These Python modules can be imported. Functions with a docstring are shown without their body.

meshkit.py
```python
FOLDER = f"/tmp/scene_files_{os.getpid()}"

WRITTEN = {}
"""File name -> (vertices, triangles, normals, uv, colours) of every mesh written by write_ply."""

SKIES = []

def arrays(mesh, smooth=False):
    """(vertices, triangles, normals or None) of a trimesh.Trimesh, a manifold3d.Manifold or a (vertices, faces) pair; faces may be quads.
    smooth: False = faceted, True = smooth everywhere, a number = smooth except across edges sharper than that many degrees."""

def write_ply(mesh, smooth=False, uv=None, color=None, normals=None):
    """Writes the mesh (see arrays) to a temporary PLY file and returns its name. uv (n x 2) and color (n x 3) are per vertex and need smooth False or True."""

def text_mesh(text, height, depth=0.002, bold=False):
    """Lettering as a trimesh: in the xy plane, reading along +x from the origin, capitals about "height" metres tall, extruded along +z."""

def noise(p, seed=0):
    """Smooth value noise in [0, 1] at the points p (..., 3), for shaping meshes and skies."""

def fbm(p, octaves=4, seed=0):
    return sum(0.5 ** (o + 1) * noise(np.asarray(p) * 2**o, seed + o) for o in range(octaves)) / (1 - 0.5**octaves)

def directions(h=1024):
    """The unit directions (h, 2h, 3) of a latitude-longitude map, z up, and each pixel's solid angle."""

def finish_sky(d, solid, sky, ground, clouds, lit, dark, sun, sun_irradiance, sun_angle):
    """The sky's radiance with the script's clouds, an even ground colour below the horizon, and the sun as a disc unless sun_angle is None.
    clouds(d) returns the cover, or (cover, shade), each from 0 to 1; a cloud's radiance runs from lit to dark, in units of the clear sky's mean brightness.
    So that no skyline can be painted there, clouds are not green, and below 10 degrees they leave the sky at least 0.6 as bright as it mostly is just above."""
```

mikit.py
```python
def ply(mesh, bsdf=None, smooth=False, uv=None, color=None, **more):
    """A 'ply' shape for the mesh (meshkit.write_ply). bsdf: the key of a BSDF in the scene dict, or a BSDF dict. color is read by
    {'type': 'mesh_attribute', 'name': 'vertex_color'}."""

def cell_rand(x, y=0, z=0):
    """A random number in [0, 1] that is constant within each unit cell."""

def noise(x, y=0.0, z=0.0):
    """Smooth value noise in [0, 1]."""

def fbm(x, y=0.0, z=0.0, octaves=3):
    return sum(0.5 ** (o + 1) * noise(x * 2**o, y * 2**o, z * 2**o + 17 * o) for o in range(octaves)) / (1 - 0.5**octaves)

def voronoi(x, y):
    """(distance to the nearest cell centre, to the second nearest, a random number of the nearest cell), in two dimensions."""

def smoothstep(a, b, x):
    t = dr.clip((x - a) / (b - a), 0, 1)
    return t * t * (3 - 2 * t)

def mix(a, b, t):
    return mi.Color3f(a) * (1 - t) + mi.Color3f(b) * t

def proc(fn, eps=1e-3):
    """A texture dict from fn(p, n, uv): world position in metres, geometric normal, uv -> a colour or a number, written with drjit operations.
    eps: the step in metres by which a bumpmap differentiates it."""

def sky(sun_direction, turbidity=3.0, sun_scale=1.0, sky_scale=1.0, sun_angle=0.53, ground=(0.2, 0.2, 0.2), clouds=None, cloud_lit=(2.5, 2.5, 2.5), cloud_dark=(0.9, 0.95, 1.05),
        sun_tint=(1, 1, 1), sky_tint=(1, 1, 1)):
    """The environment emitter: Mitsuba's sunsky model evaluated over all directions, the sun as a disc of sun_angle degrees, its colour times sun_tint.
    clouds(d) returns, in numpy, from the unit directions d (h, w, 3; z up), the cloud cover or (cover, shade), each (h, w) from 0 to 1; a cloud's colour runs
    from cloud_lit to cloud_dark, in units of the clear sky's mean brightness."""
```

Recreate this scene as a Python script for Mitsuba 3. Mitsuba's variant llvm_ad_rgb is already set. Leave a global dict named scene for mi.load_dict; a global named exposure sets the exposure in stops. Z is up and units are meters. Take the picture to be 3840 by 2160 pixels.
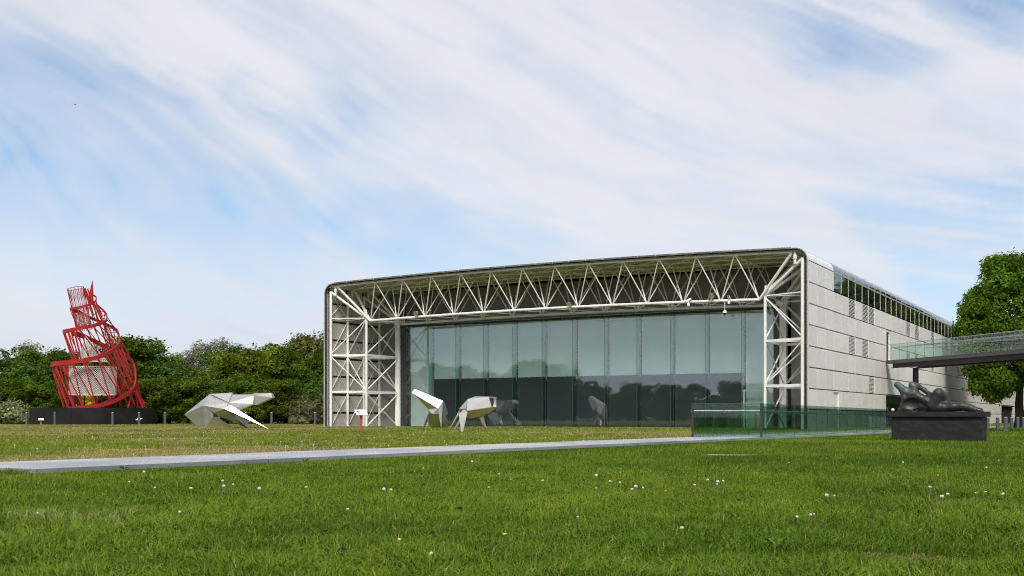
import math, numpy as np, trimesh, mitsuba as mi, mikit, meshkit
import drjit as dr
import manifold3d as m3
from mikit import proc, ply
T = mi.ScalarTransform4f
scene, labels = {}, {}

# ------------------------------------------------------------------ camera, daylight, exposure
CAM = np.array([31.357, -57.769, 0.58])
YAW = math.radians(-29.873)
RIGHT = np.array([math.cos(YAW), -math.sin(YAW), 0.0])
FWD = np.array([math.sin(YAW), math.cos(YAW), 0.0])
scene['camera'] = dict(type='perspective', fov=49.73, fov_axis='x', near_clip=0.1, far_clip=3000.0, principal_point_offset_y=-0.2249,
                       to_world=T().look_at(origin=CAM.tolist(), target=(CAM + FWD).tolist(), up=[0, 0, 1]))
exposure = 2.25


def smooth01(a, b, x):
    t = np.clip((x - a) / (b - a), 0, 1)
    return t * t * (3 - 2 * t)


def clouds(d):
    az = np.arctan2(d[..., 0] * RIGHT[0] + d[..., 1] * RIGHT[1], d[..., 0] * FWD[0] + d[..., 1] * FWD[1])
    el = np.arcsin(np.clip(d[..., 2], -1, 1))
    A, E = np.degrees(az), np.degrees(el)
    O = 0 * A
    F = lambda x, y, z, o, sd: meshkit.fbm(np.stack([x, y, O + z], -1), o, sd) - 0.5
    w1, w2 = F(A * .055, E * .11, 3.1, 4, 5), F(A * .055, E * .11, 9.7, 4, 9)
    w3 = F(A * .25, E * .5, 5.5, 3, 11)
    # fibres of high cirrus fan out from the upper left and flatten towards the horizon
    tilt = 0.20 + 0.26 * smooth01(4, 15, E)
    across = E + tilt * A
    along = A - tilt * E
    fib = F(along * .040 + w1 * .9, across * .50 + w2 * 3.0 + w3 * .25, 4, 5, 21)
    thread = F(along * .13 + w1 * 2.2, across * 2.3 + w2 * 6.0 + w3 * 1.6, 8, 6, 33)
    tuft = F(along * .45 + w2 * 3 + w3, across * 1.2 + w1 * 4, 2, 6, 61)
    broad = F(A * .05, E * .13, 17, 4, 40)
    Aw, Ew = A + w2 * 10 + w3 * 1.2, E + w1 * 5.0 + w3 * .7
    # the clear lane between the two veils, and the clear corner on the right
    mid = 10.0 - 0.17 * (Aw + 14)
    half = 2.9 - 0.03 * (Aw + 14)
    lane = np.exp(-np.abs((Ew - mid) / np.maximum(half, 0.8)) ** 2.2) * smooth01(2, -7, Aw) * smooth01(-75, -40, A)
    lane2 = np.exp(-((Ew - 15.2 + .1 * (Aw + 14)) / 1.4) ** 2) * smooth01(-3, -9, Aw) * smooth01(-60, -35, A) * 0.6
    corner = smooth01(12.5, 17.5, Aw) * smooth01(16.8, 19.2, Ew) * smooth01(60, 40, A)
    front = smooth01(15.6, 17.2, Aw + 0.75 * (Ew - 9.5)) * smooth01(13.5, 10.5, Ew - .05 * (Aw - 16)) * smooth01(75, 45, A)
    hor = smooth01(5.2, 2.4, Ew) * smooth01(3, 12, A) * 0.8 + 0.35 * smooth01(4, 2.5, np.abs(Ew - 7 + .19 * (Aw + 0))) * smooth01(-8, -2, Aw) * smooth01(5, 1, Aw)
    clear = np.clip(lane + lane2 + 0.95 * corner + 0.95 * front + hor, 0, 1)
    beyond = smooth01(45, 70, np.abs(A)) * smooth01(-.08, .08, broad)
    cover = 0.90 + 0.50 * fib + 0.34 * thread + 0.24 * tuft + 0.2 * broad
    cover = cover - clear * (0.50 - 0.9 * fib - 0.55 * thread - .4 * tuft) - 0.3 * beyond
    shade = np.clip(0.30 + 1.2 * F(along * .06 + w1, across * .35 + w2 * 2, 31, 4, 51) + 0.6 * thread + 0.35 * smooth01(9, 2, E) * smooth01(6, -6, A), 0, 1)
    return np.clip(cover + .16 * smooth01(.55, .1, cover), 0.05, 0.97), shade


SUN = np.array([0.34, -0.70, 0.80])
scene['sky'] = mikit.sky(SUN.tolist(), turbidity=3.0, sky_scale=1.0, sun_scale=0.60, sun_angle=18.0, sun_tint=(.88, 1.0, 1.20), clouds=clouds, cloud_lit=(2.06, 2.09, 2.21), cloud_dark=(1.78, 1.84, 2.03),
                         ground=(0.12, 0.14, 0.07), sky_tint=(.99, .99, 1.0))


# ------------------------------------------------------------------ helpers
class MB:
    def __init__(self):
        self.v, self.f, self.n = [], [], 0

    def raw(self, v, f):
        v, f = np.asarray(v, float), np.asarray(f, int)
        if f.shape[1] == 4:
            f = np.vstack([f[:, [0, 1, 2]], f[:, [0, 2, 3]]])
        self.v.append(v)
        self.f.append(f + self.n)
        self.n += len(v)
        return self

    def obox(self, c, ax, ay, az):
        c, ax, ay, az = (np.asarray(q, float) for q in (c, ax, ay, az))
        v = [c + i * ax + j * ay + k * az for i in (-1, 1) for j in (-1, 1) for k in (-1, 1)]
        f = np.array([[0, 1, 3, 2], [4, 6, 7, 5], [0, 4, 5, 1], [2, 3, 7, 6], [0, 2, 6, 4], [1, 5, 7, 3]])
        if np.dot(np.cross(ax, ay), az) < 0:
            f = f[:, ::-1]
        return self.raw(v, f)

    def box(self, x0, x1, y0, y1, z0, z1):
        return self.obox([(x0 + x1) / 2, (y0 + y1) / 2, (z0 + z1) / 2], [(x1 - x0) / 2, 0, 0], [0, (y1 - y0) / 2, 0], [0, 0, (z1 - z0) / 2])

    def bar(self, p, q, w, h, up=(0, 0, 1)):
        p, q = np.asarray(p, float), np.asarray(q, float)
        d = q - p
        L = np.linalg.norm(d)
        d = d / L
        s = np.cross(d, up)
        if np.linalg.norm(s) < 1e-6:
            s = np.cross(d, [1, 0, 0])
        s /= np.linalg.norm(s)
        u = np.cross(s, d)
        return self.obox((p + q) / 2, d * L / 2, s * w / 2, u * h / 2)

    def tube(self, pts, r, n=8, caps=True):
        p = np.asarray(pts, float)
        r = np.broadcast_to(np.asarray(r, float), (len(p),))
        t = np.gradient(p, axis=0)
        t /= np.linalg.norm(t, axis=1, keepdims=True) + 1e-12
        a = np.cross(t[0], [0, 0, 1.0] if abs(t[0][2]) < 0.9 else [1.0, 0, 0])
        rows = []
        for i in range(len(p)):
            a = a - t[i] * np.dot(a, t[i])
            a /= np.linalg.norm(a) + 1e-12
            b = np.cross(t[i], a)
            ang = np.arange(n) * 2 * np.pi / n
            rows.append(p[i] + r[i] * (np.cos(ang)[:, None] * a + np.sin(ang)[:, None] * b))
        v = np.vstack(rows)
        f = []
        for i in range(len(p) - 1):
            for j in range(n):
                k = (j + 1) % n
                f.append([i * n + j, i * n + k, (i + 1) * n + k, (i + 1) * n + j])
        self.raw(v, f)
        if caps:
            for i, o in ((0, 1), (len(p) - 1, 0)):
                w = np.vstack([rows[i], p[i][None]])
                g = [[j, (j + 1) % n, n] if not o else [(j + 1) % n, j, n] for j in range(n)]
                self.raw(w, np.array(g))
        return self

    def prism(self, poly, lo, hi, axis):
        """poly: list of 2-D points, extruded along axis ('x','y','z')."""
        from shapely.geometry import Polygon
        m = trimesh.creation.extrude_polygon(Polygon(poly), hi - lo, engine='earcut')
        v = np.array(m.vertices)
        v[:, 2] += lo
        if axis == 'y':
            v = v[:, [0, 2, 1]]
        elif axis == 'x':
            v = v[:, [2, 0, 1]]
        f = np.array(m.faces)
        if axis == 'y':
            f = f[:, ::-1]
        return self.raw(v, f)

    def get(self):
        return np.vstack(self.v), np.vstack(self.f)


ORD = 'first second third fourth fifth sixth seventh eighth ninth tenth eleventh twelfth thirteenth fourteenth fifteenth sixteenth'.split()
taken = set()


def key(name, parent=None):
    base = f'{parent}__{name}' if parent else name
    k, i = base, 0
    while k in taken:
        i += 1
        k = f'{base}_{i:03d}'
    taken.add(k)
    return k


def put(name, mesh, bsdf, parent=None, smooth=False, color=None, world=None):
    k = key(name, parent)
    d = mesh if isinstance(mesh, dict) else ply(mesh.get() if isinstance(mesh, MB) else mesh, bsdf, smooth=smooth, color=color)
    scene[k] = dict(d) if world is None else {**d, 'to_world': world}
    return k


def thing(name, label, cat, group=None):
    k = key(name)
    labels[k] = dict(label=label, category=cat)
    if group:
        labels[k]['group'] = group
    return k


def tag(k, label, cat, group=None, kind=None):
    labels[k] = dict(label=label)
    if cat:
        labels[k]['category'] = cat
    if group:
        labels[k]['group'] = group
    if kind:
        labels[k]['kind'] = kind


def note(k, label):
    labels[k] = dict(label=label)


def zg(x, y):
    x, y = np.asarray(x, float), np.asarray(y, float)
    a = smooth01(18, 15, x) * smooth01(-24, -4, y)
    return (1 - a) * (-0.09 - 0.0029 * np.clip(y + 24, -40, 150))


# ------------------------------------------------------------------ materials
def rgb(*c):
    return dict(type='rgb', value=list(c))


def mat(name, col, rough=0.5, metal=0.0, spec=0.5, two=True, **k):
    b = dict(type='principled', base_color=col if isinstance(col, dict) else rgb(*col), roughness=rough, metallic=metal, specular=spec, **k)
    scene[name] = dict(type='twosided', bsdf=b) if two else b
    return name


def grain(a, b, fx, fy, fz, octs=3, lo=0.3, hi=0.7):
    def fn(p, n, uv):
        return mikit.mix(a, b, mikit.smoothstep(lo, hi, mikit.fbm(p.x * fx, p.y * fy, p.z * fz, octs)))
    return proc(fn)


mat('white_steel', grain((.77, .765, .75), (.69, .68, .655), 1.3, 1.3, .6, 4, .35, .8), .42)
mat('white_paint', (.80, .79, .77), .4)
mat('clad', grain((.735, .69, .665), (.715, .67, .645), .25, .25, .8, 2), .42, .03, .35)
mat('clad_b', grain((.71, .675, .65), (.69, .655, .63), .25, .25, .8, 2), .42, .03, .35)
mat('clad_c', grain((.755, .715, .685), (.735, .695, .665), .25, .25, .8, 2), .42, .03, .35)
mat('clad_curve', (.68, .67, .66), .24, .2)
mat('inner_panel', grain((.46, .445, .42), (.40, .385, .365), .4, .4, 1.6, 3), .5)
mat('end_panel', grain((.24, .235, .23), (.19, .185, .18), .4, .4, 1.0, 3), .5)
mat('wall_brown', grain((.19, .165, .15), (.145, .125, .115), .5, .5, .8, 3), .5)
mat('joint_black', (.015, .015, .017), .7)
mat('trim_metal', (.42, .42, .42), .3, .6)
mat('trim_pale', (.58, .58, .57), .4)
mat('trim_dark', (.06, .06, .062), .45)
mat('roof_dark', grain((.10, .095, .09), (.17, .16, .15), 1.5, 1.5, 1.5), .6)
mat('soffit', (.46, .45, .41), .7)
mat('louvre_metal', (.70, .68, .645), .35, .05)
mat('glaze_bar', (.45, .44, .42), .4)
mat('blind_pale', (.72, .74, .72), .9)
mat('screen_dark', (.055, .055, .065), .85)
mat('fin_steel', (.10, .14, .15), .4)
mat('dark_frame', (.035, .036, .04), .4)
mat('anthracite', (.040, .036, .042), .45)
mat('deck_grey', (.075, .07, .078), .5)
mat('bollard_grey', (.085, .09, .11), .5)
mat('rust_steel', grain((.22, .075, .035), (.30, .10, .05), 6, 6, 3), .8)
mat('sign_white', (.80, .80, .79), .5)
mat('sign_red', (.55, .03, .07), .5)
mat('sign_grey', (.25, .25, .27), .6)
mat('wood', (.38, .24, .11), .7)
mat('red_paint', grain((.34, .014, .012), (.27, .012, .011), .8, .8, .8), .5, 0, .3)
mat('mesh_white', (.62, .60, .57), .6)
mat('plinth_black', grain((.012, .012, .011), (.018, .0175, .016), .7, .7, .7), .65, 0, .15)
mat('steel', grain((.68, .655, .635), (.62, .595, .575), .9, .9, 3.0, 3), .40, 1.0)
mat('steel_inside', (.36, .31, .27), .5, .4)
mat('lens', (.02, .02, .025), .1)
mat('blue_plastic', (.05, .38, .55), .4)
mat('paper_white', (.6, .6, .6), .7)
mat('bird_dark', (.03, .03, .03), .8)
mat('bark', grain((.075, .060, .045), (.040, .033, .025), 5, 5, 1.2, 4), .9)
mat('bark_pale', (.16, .15, .13), .9)
mat('stem_green', (.13, .15, .05), .7)
mat('clock_white', (.50, .49, .43), .9)
mat('flower_yellow', (.75, .50, .02), .7)
mat('tyre', (.02, .02, .02), .7)
mat('chrome', (.6, .6, .62), .2, .9)
mat('bike_blue', (.10, .16, .28), .4)
mat('concrete', grain((.46, .46, .45), (.38, .38, .37), 1.6, 1.6, 1.6, 4), .7)
mat('stone_slab', grain((.20, .185, .16), (.14, .13, .115), 4, 4, 4), .8)


def path_col(p, n, uv):
    a = mikit.fbm(p.x * 1.1, p.y * 1.1, 0.0, 4)
    b = mikit.fbm(p.x * 22, p.y * 22, 2.0, 2)
    st = mikit.smoothstep(.56, .72, mikit.fbm(p.x * .7, p.y * .33, 9.0, 3))
    c = mikit.mix((.275, .285, .29), (.185, .20, .212), mikit.smoothstep(.3, .7, a))
    return mikit.mix(c, (.29, .285, .275), st * .6) * (.95 + .10 * b)


scene['path_slab'] = dict(type='twosided', bsdf=dict(type='principled', base_color=proc(path_col), roughness=.55))


def plinth_bump(p, n, uv):
    return mikit.fbm(p.x * 4, p.y * 4, p.z * 5, 4) * .02 + mikit.fbm(p.x * 2, p.y * 2, p.z * 9, 2) * .003


def plinth_col(p, n, uv):
    a = mikit.fbm(p.x * 1.6, p.y * 1.6, p.z * 2.2, 4)
    b = mikit.smoothstep(.55, .75, mikit.fbm(p.x * 9, p.y * 9, p.z * 9, 3))
    return mikit.mix(mikit.mix((.010, .010, .0095), (.020, .0195, .018), a), (.032, .033, .026), b * .4)


scene['plinth_cast'] = dict(type='bumpmap', arbitrary=proc(plinth_bump), scale=1.0,
                            bsdf=dict(type='twosided', bsdf=dict(type='principled', base_color=proc(plinth_col), roughness=.6, specular=.25)))


def bronze_col(p, n, uv):
    a = mikit.fbm(p.x * 2.6, p.y * 2.6, p.z * 2.6, 4)
    v = mikit.smoothstep(.50, .66, mikit.fbm(p.x * 1.9 + 4, p.y * 1.9, p.z * 1.9 + 1, 3))
    g = mikit.smoothstep(25.75, 25.35, p.x) * mikit.smoothstep(1.25, 1.45, p.z)
    c = mikit.mix((.014, .014, .0145), (.030, .029, .030), a)
    c = mikit.mix(c, (.048, .047, .048), v * .35)
    return mikit.mix(c, (.080, .105, .105), g * .7)


scene['bronze'] = dict(type='bumpmap', arbitrary=proc(lambda p, n, uv: mikit.fbm(p.x * 26, p.y * 26, p.z * 26, 3) * .010), scale=1.0,
                       bsdf=dict(type='twosided', bsdf=dict(type='principled', base_color=proc(bronze_col), roughness=.42, metallic=.1, specular=.5)))


def lawn_col(p, n, uv):
    a = mikit.fbm(p.x * .35, p.y * .35, 1.0, 4)
    b = mikit.fbm(p.x * 5, p.y * 5, 3.0, 3)
    lush = mikit.mix((.030, .056, .006), (.050, .080, .009), a) * (.55 + .9 * b)
    t = mikit.smoothstep(.36, .60, mikit.fbm(p.x * .3 + 5, p.y * .3, 7.0, 4))
    dry = mikit.mix((.080, .110, .014), (.170, .150, .045), t) * (.6 + .8 * b)
    k = mikit.smoothstep(19.6, 18.6, p.x)
    return mikit.mix(lush, dry, k)


scene['lawn_ground'] = dict(type='twosided', bsdf=dict(type='diffuse', reflectance=proc(lawn_col)))
scene['blade'] = dict(type='twosided', bsdf=dict(type='principled', base_color=dict(type='mesh_attribute', name='vertex_color'), roughness=.7, specular=.05))
scene['leaf'] = dict(type='principledthin', base_color=dict(type='mesh_attribute', name='vertex_color'), roughness=.7, diff_trans=.75, eta=1.22)
scene['facade_glass'] = dict(type='thindielectric', int_ior=1.95, specular_transmittance=rgb(.72, .83, .82), specular_reflectance=rgb(.92, 1.0, 1.0))
scene['fin_glass'] = dict(type='thindielectric', int_ior=1.5, specular_transmittance=rgb(.50, .74, .72))
scene['rail_glass'] = dict(type='thindielectric', int_ior=1.52, specular_transmittance=rgb(.50, .70, .62), specular_reflectance=rgb(.75, .85, .80))
scene['bridge_glass'] = dict(type='thindielectric', int_ior=1.52, specular_transmittance=rgb(.74, .90, .84))
scene['edge_glass'] = dict(type='twosided', bsdf=dict(type='principled', base_color=rgb(.06, .11, .10), roughness=.2))
scene['strip_glass'] = dict(type='twosided', bsdf=dict(type='principled', base_color=rgb(.010, .012, .012), roughness=.03, specular=.9))

# ------------------------------------------------------------------ ground
xs_ = np.unique(np.concatenate([np.linspace(-900, -80, 20), np.linspace(-80, 60, 141), np.linspace(60, 700, 18)]))
ys_ = np.unique(np.concatenate([np.linspace(-700, -75, 18), np.linspace(-75, 30, 106), np.linspace(30, 160, 40), np.linspace(160, 900, 18)]))
gx, gy = np.meshgrid(xs_, ys_, indexing='ij')
gz = zg(gx, gy)
near = np.exp(-((gx - 30) / 45) ** 2 - ((gy + 35) / 40) ** 2)
gz = gz + (meshkit.fbm(np.stack([gx * .22, gy * .22, gx * 0], -1), 3, 2) - .5) * .07 * near * smooth01(21.8, 24, gx) - .004
gi = np.arange(gx.size).reshape(gx.shape)
gf = np.stack([gi[:-1, :-1], gi[1:, :-1], gi[1:, 1:], gi[:-1, 1:]], -1).reshape(-1, 4)
k = put('lawn', (np.stack([gx, gy, gz], -1).reshape(-1, 3), gf), 'lawn_ground', smooth=True)
tag(k, 'lawn of green and dry grass around the gallery and sculptures', 'lawn', kind='structure')


def lawn_z(x, y):
    from scipy.interpolate import RegularGridInterpolator
    global _rgi
    if '_rgi' not in globals():
        _rgi = RegularGridInterpolator((xs_, ys_), gz)
    return _rgi(np.stack([np.asarray(x, float), np.asarray(y, float)], -1))


# path of long concrete slabs, with an upstand beyond the glass gate
PX0, PX1, PY0 = 18.98, 21.1, -50.1
k = put('path_bed', MB().raw([[PX0 + .02, PY0 + .02, -.045], [PX1 - .02, PY0 + .02, -.045], [PX1 - .02, 60, -.30], [PX0 + .02, 60, -.30]], [[0, 1, 2, 3]]), 'stone_slab', 'path')
labels['path'] = dict(label='pale grey concrete path crossing the lawn to the glass balustrades', category='path', kind='structure')
rng = np.random.default_rng(4)
y = PY0
while y < 58:
    L = 3.6
    def pz(t):
        return float(.03 - .0023 * max(t + 50, 0))
    m = MB()
    g = .006
    for (a, b) in ((y + g, y + L - g),):
        v = [[x, yy, zz] for x in (PX0, PX1) for yy in (a, b) for zz in (pz(yy) - .07, pz(yy) + rng.normal(0, .0015))]
        m.raw(v, [[0, 1, 3, 2], [4, 6, 7, 5], [0, 4, 5, 1], [2, 3, 7, 6], [0, 2, 6, 4], [1, 5, 7, 3]])
    put('slab', m, 'path_slab', 'path')
    y += L
m = MB()
v = [[x, yy, zz] for x in (PX0 - .14, PX0 - .01) for yy in (-23.4, 50) for zz in (pz(yy) - .1, pz(yy) + (.02 if yy < 0 else .12))]
m.raw(v, [[0, 1, 3, 2], [4, 6, 7, 5], [0, 4, 5, 1], [2, 3, 7, 6], [0, 2, 6, 4], [1, 5, 7, 3]])
put('upstand', m, 'concrete', 'path')

# ------------------------------------------------------------------ gallery building
GB = thing('gallery_building', 'large white steel and glass gallery shed with open lattice end frame', 'building')
W2, TT, PN, CS, ZT, ZB = 15.73, 2.27, 2.192, 1.785, 9.23, 6.92
XS, Y0, RW, PW, ZTOP = 16.09, -.25, 1.114, 1.8, 8.79
RAD, LEN = .70, 68
XR = 15.39
cam_ = lambda x: .22 * (1 - (x / XR) ** 2)       # the roof and its trusses rise a little towards the middle
ZROOF = ZTOP + RAD

# side walls
NBIG = 34
wall = f'{GB}__side_wall'
m = MB().box(XS - .16, XS - .09, Y0 + .02, Y0 + LEN * PW, -.5, ZTOP)
m.box(-XS + .09, -XS + .16, 30, Y0 + LEN * PW, -.5, ZTOP)
put('side_wall', m, 'joint_black', GB)
taken.add(wall)
louv = {(1, c) for c in (5, 7, 8, 15, 17, 21, 25, 29)} | {(3, c) for c in (5, 7, 15, 17, 21, 25, 29, 33, 37, 41)} | {(5, c) for c in (8, 41)}
skip = {(2, 11), (3, 11)} | {(6, c) for c in range(11, 24)} | {(7, c) for c in range(11, 24)} | {(6, 3), (7, 3)}
door_cols = range(49, 56)
skip |= {(r, c) for c in door_cols for r in (6, 7)}


def panel_box(x0, x1, y0, y1, z0, z1, b=.012):
    pts = np.array([[x0, y0, z0], [x0, y1, z0], [x0, y1, z1], [x0, y0, z1], [x1, y0 + b, z0 + b], [x1, y1 - b, z0 + b], [x1, y1 - b, z1 - b], [x1, y0 + b, z1 - b]])
    return pts, np.array([[0, 3, 2, 1], [4, 5, 6, 7], [0, 1, 5, 4], [1, 2, 6, 5], [2, 3, 7, 6], [3, 0, 4, 7]])


gy_, gz_ = .011, .021
pv = [ply(panel_box(-.07, 0, gy_, PW - gy_, gz_, RW - gz_), b) for b in ('clad', 'clad_b', 'clad_c')]
rng = np.random.default_rng(11)
far = MB()
for c in range(LEN):
    for r in range(8):
        y0, z1 = Y0 + c * PW, ZTOP - r * RW
        z0 = z1 - RW
        if (r, c) in skip or (r == 0 and c >= 3):
            continue
        if (r, c) in louv:
            lm = MB()
            n = 13
            lm.box(XS - .08, XS, y0 + gy_, y0 + gy_ + .05, z0 + gz_, z1 - gz_)
            lm.box(XS - .08, XS, y0 + PW - gy_ - .05, y0 + PW - gy_, z0 + gz_, z1 - gz_)
            for i in range(n):
                zc = z0 + gz_ + (i + .5) * (RW - 2 * gz_) / n
                lm.obox([XS - .035, y0 + PW / 2, zc], [.022, 0, -.022], [0, PW / 2 - .065, 0], [.005, 0, .008])
            put('louvre', lm, 'louvre_metal', wall)
            continue
        if c >= NBIG:
            far.raw(panel_box(XS - .07, XS, y0 + gy_, y0 + PW - gy_, z0 + gz_, z1 - gz_)[0], panel_box(0, 1, 0, 1, 0, 1)[1])
        else:
            put('panel', pv[rng.integers(3)], None, wall, world=T().translate([XS, y0, z0]))
k = put('far_panel', far, 'clad', wall)
labels[k] = dict(kind='stuff', label='pale cladding panels of the distant end of the long wall')
# left outer wall skin, seen only edge-on
lw = MB()
for c in range(LEN):
    lw.box(-XS, -XS + .07, Y0 + c * PW + gy_, Y0 + (c + 1) * PW - gy_, -.3, ZTOP)
put('left_wall', lw, 'clad', GB)


def arc_panel(x_sign, y0, y1, r0, r1, a0, a1, n=8):
    a = np.linspace(a0, a1, n + 1)
    cx, cz = x_sign * (XS - RAD), ZTOP
    m = MB()
    v = []
    for t in a:
        for r in (r0, r1):
            for y in (y0, y1):
                v.append([cx + x_sign * r * math.cos(t), y, cz + r * math.sin(t)])
    f = []
    for i in range(n):
        b = i * 4
        f += [[b + 2, b + 3, b + 7, b + 6], [b, b + 4, b + 5, b + 1], [b, b + 2, b + 6, b + 4], [b + 1, b + 5, b + 7, b + 3]]
    f += [[0, 1, 3, 2], [n * 4, n * 4 + 2, n * 4 + 3, n * 4 + 1]]
    f = np.array(f)
    if x_sign < 0:
        f = f[:, ::-1]
    return m.raw(v, f)


roof = f'{GB}__roof'


def bowed(x0, x1, y0, y1, z0, z1, n=24):
    m = MB()
    q = np.linspace(x0, x1, n + 1)
    v = [[x, y, z + cam_(x)] for x in q for y in (y0, y1) for z in (z0, z1)]
    f = []
    for i in range(n):
        b = i * 4
        f += [[b, b + 4, b + 6, b + 2], [b + 1, b + 3, b + 7, b + 5], [b, b + 1, b + 5, b + 4], [b + 2, b + 6, b + 7, b + 3]]
    f += [[0, 2, 3, 1], [4 * n, 4 * n + 1, 4 * n + 3, 4 * n + 2]]
    return m.raw(v, f)


put('roof', bowed(-XR, XR, Y0 + .12, Y0 + LEN * PW, ZROOF - .06, ZROOF - .015), 'roof_dark', GB)
taken.add(roof)
for c in range(LEN):
    y0 = Y0 + c * PW
    if c < 3:
        put('corner_panel', arc_panel(1, y0 + gy_, y0 + PW - gy_, RAD - .07, RAD, .03, math.pi / 2), 'clad_curve', roof, smooth=40)
    elif c < 44:
        put('corner_pane', arc_panel(1, y0 + .03, y0 + PW - .03, RAD - .05, RAD - .01, .05, math.pi / 2), 'strip_glass', roof, smooth=40)
        kk = put('window', MB().box(XS - .06, XS - .02, y0 + .03, y0 + PW - .03, ZTOP - RW + .04, ZTOP - .04), 'strip_glass', wall)
m = MB()
for c in range(3, 45):
    y0 = Y0 + c * PW
    m.box(XS - .05, XS + .006, y0 - .009, y0 + .009, ZTOP - RW + .03, ZTOP - .02)
    m.raw(*arc_panel(1, y0 - .010, y0 + .010, RAD - .04, RAD + .001, .0, math.pi / 2).get())
m.box(XS - .05, XS + .004, Y0 + 3 * PW, Y0 + 44 * PW, ZTOP - .055, ZTOP - .02)
m.box(XS - .05, XS + .004, Y0 + 3 * PW, Y0 + 44 * PW, ZTOP + .0, ZTOP + .03)
put('glazing_bar', m, 'glaze_bar', wall)
lo, lo2 = MB(), MB()
for c in range(LEN):
    if c >= 44:
        lo.raw(*arc_panel(1, Y0 + c * PW + gy_, Y0 + (c + 1) * PW - gy_, RAD - .07, RAD, .03, math.pi / 2).get())
        lo.box(XS - .07, XS, Y0 + c * PW + gy_, Y0 + (c + 1) * PW - gy_, ZTOP - RW + gz_, ZTOP - gz_)
    lo2.raw(*arc_panel(-1, Y0 + c * PW + gy_, Y0 + (c + 1) * PW - gy_, RAD - .07, RAD, .03, math.pi / 2).get())
for q_ in (lo, lo2):
    k = put('far_corner', q_, 'clad_curve', roof, smooth=40)
    labels[k] = dict(kind='stuff', label='rounded corner panels along the roof edge')


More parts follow.
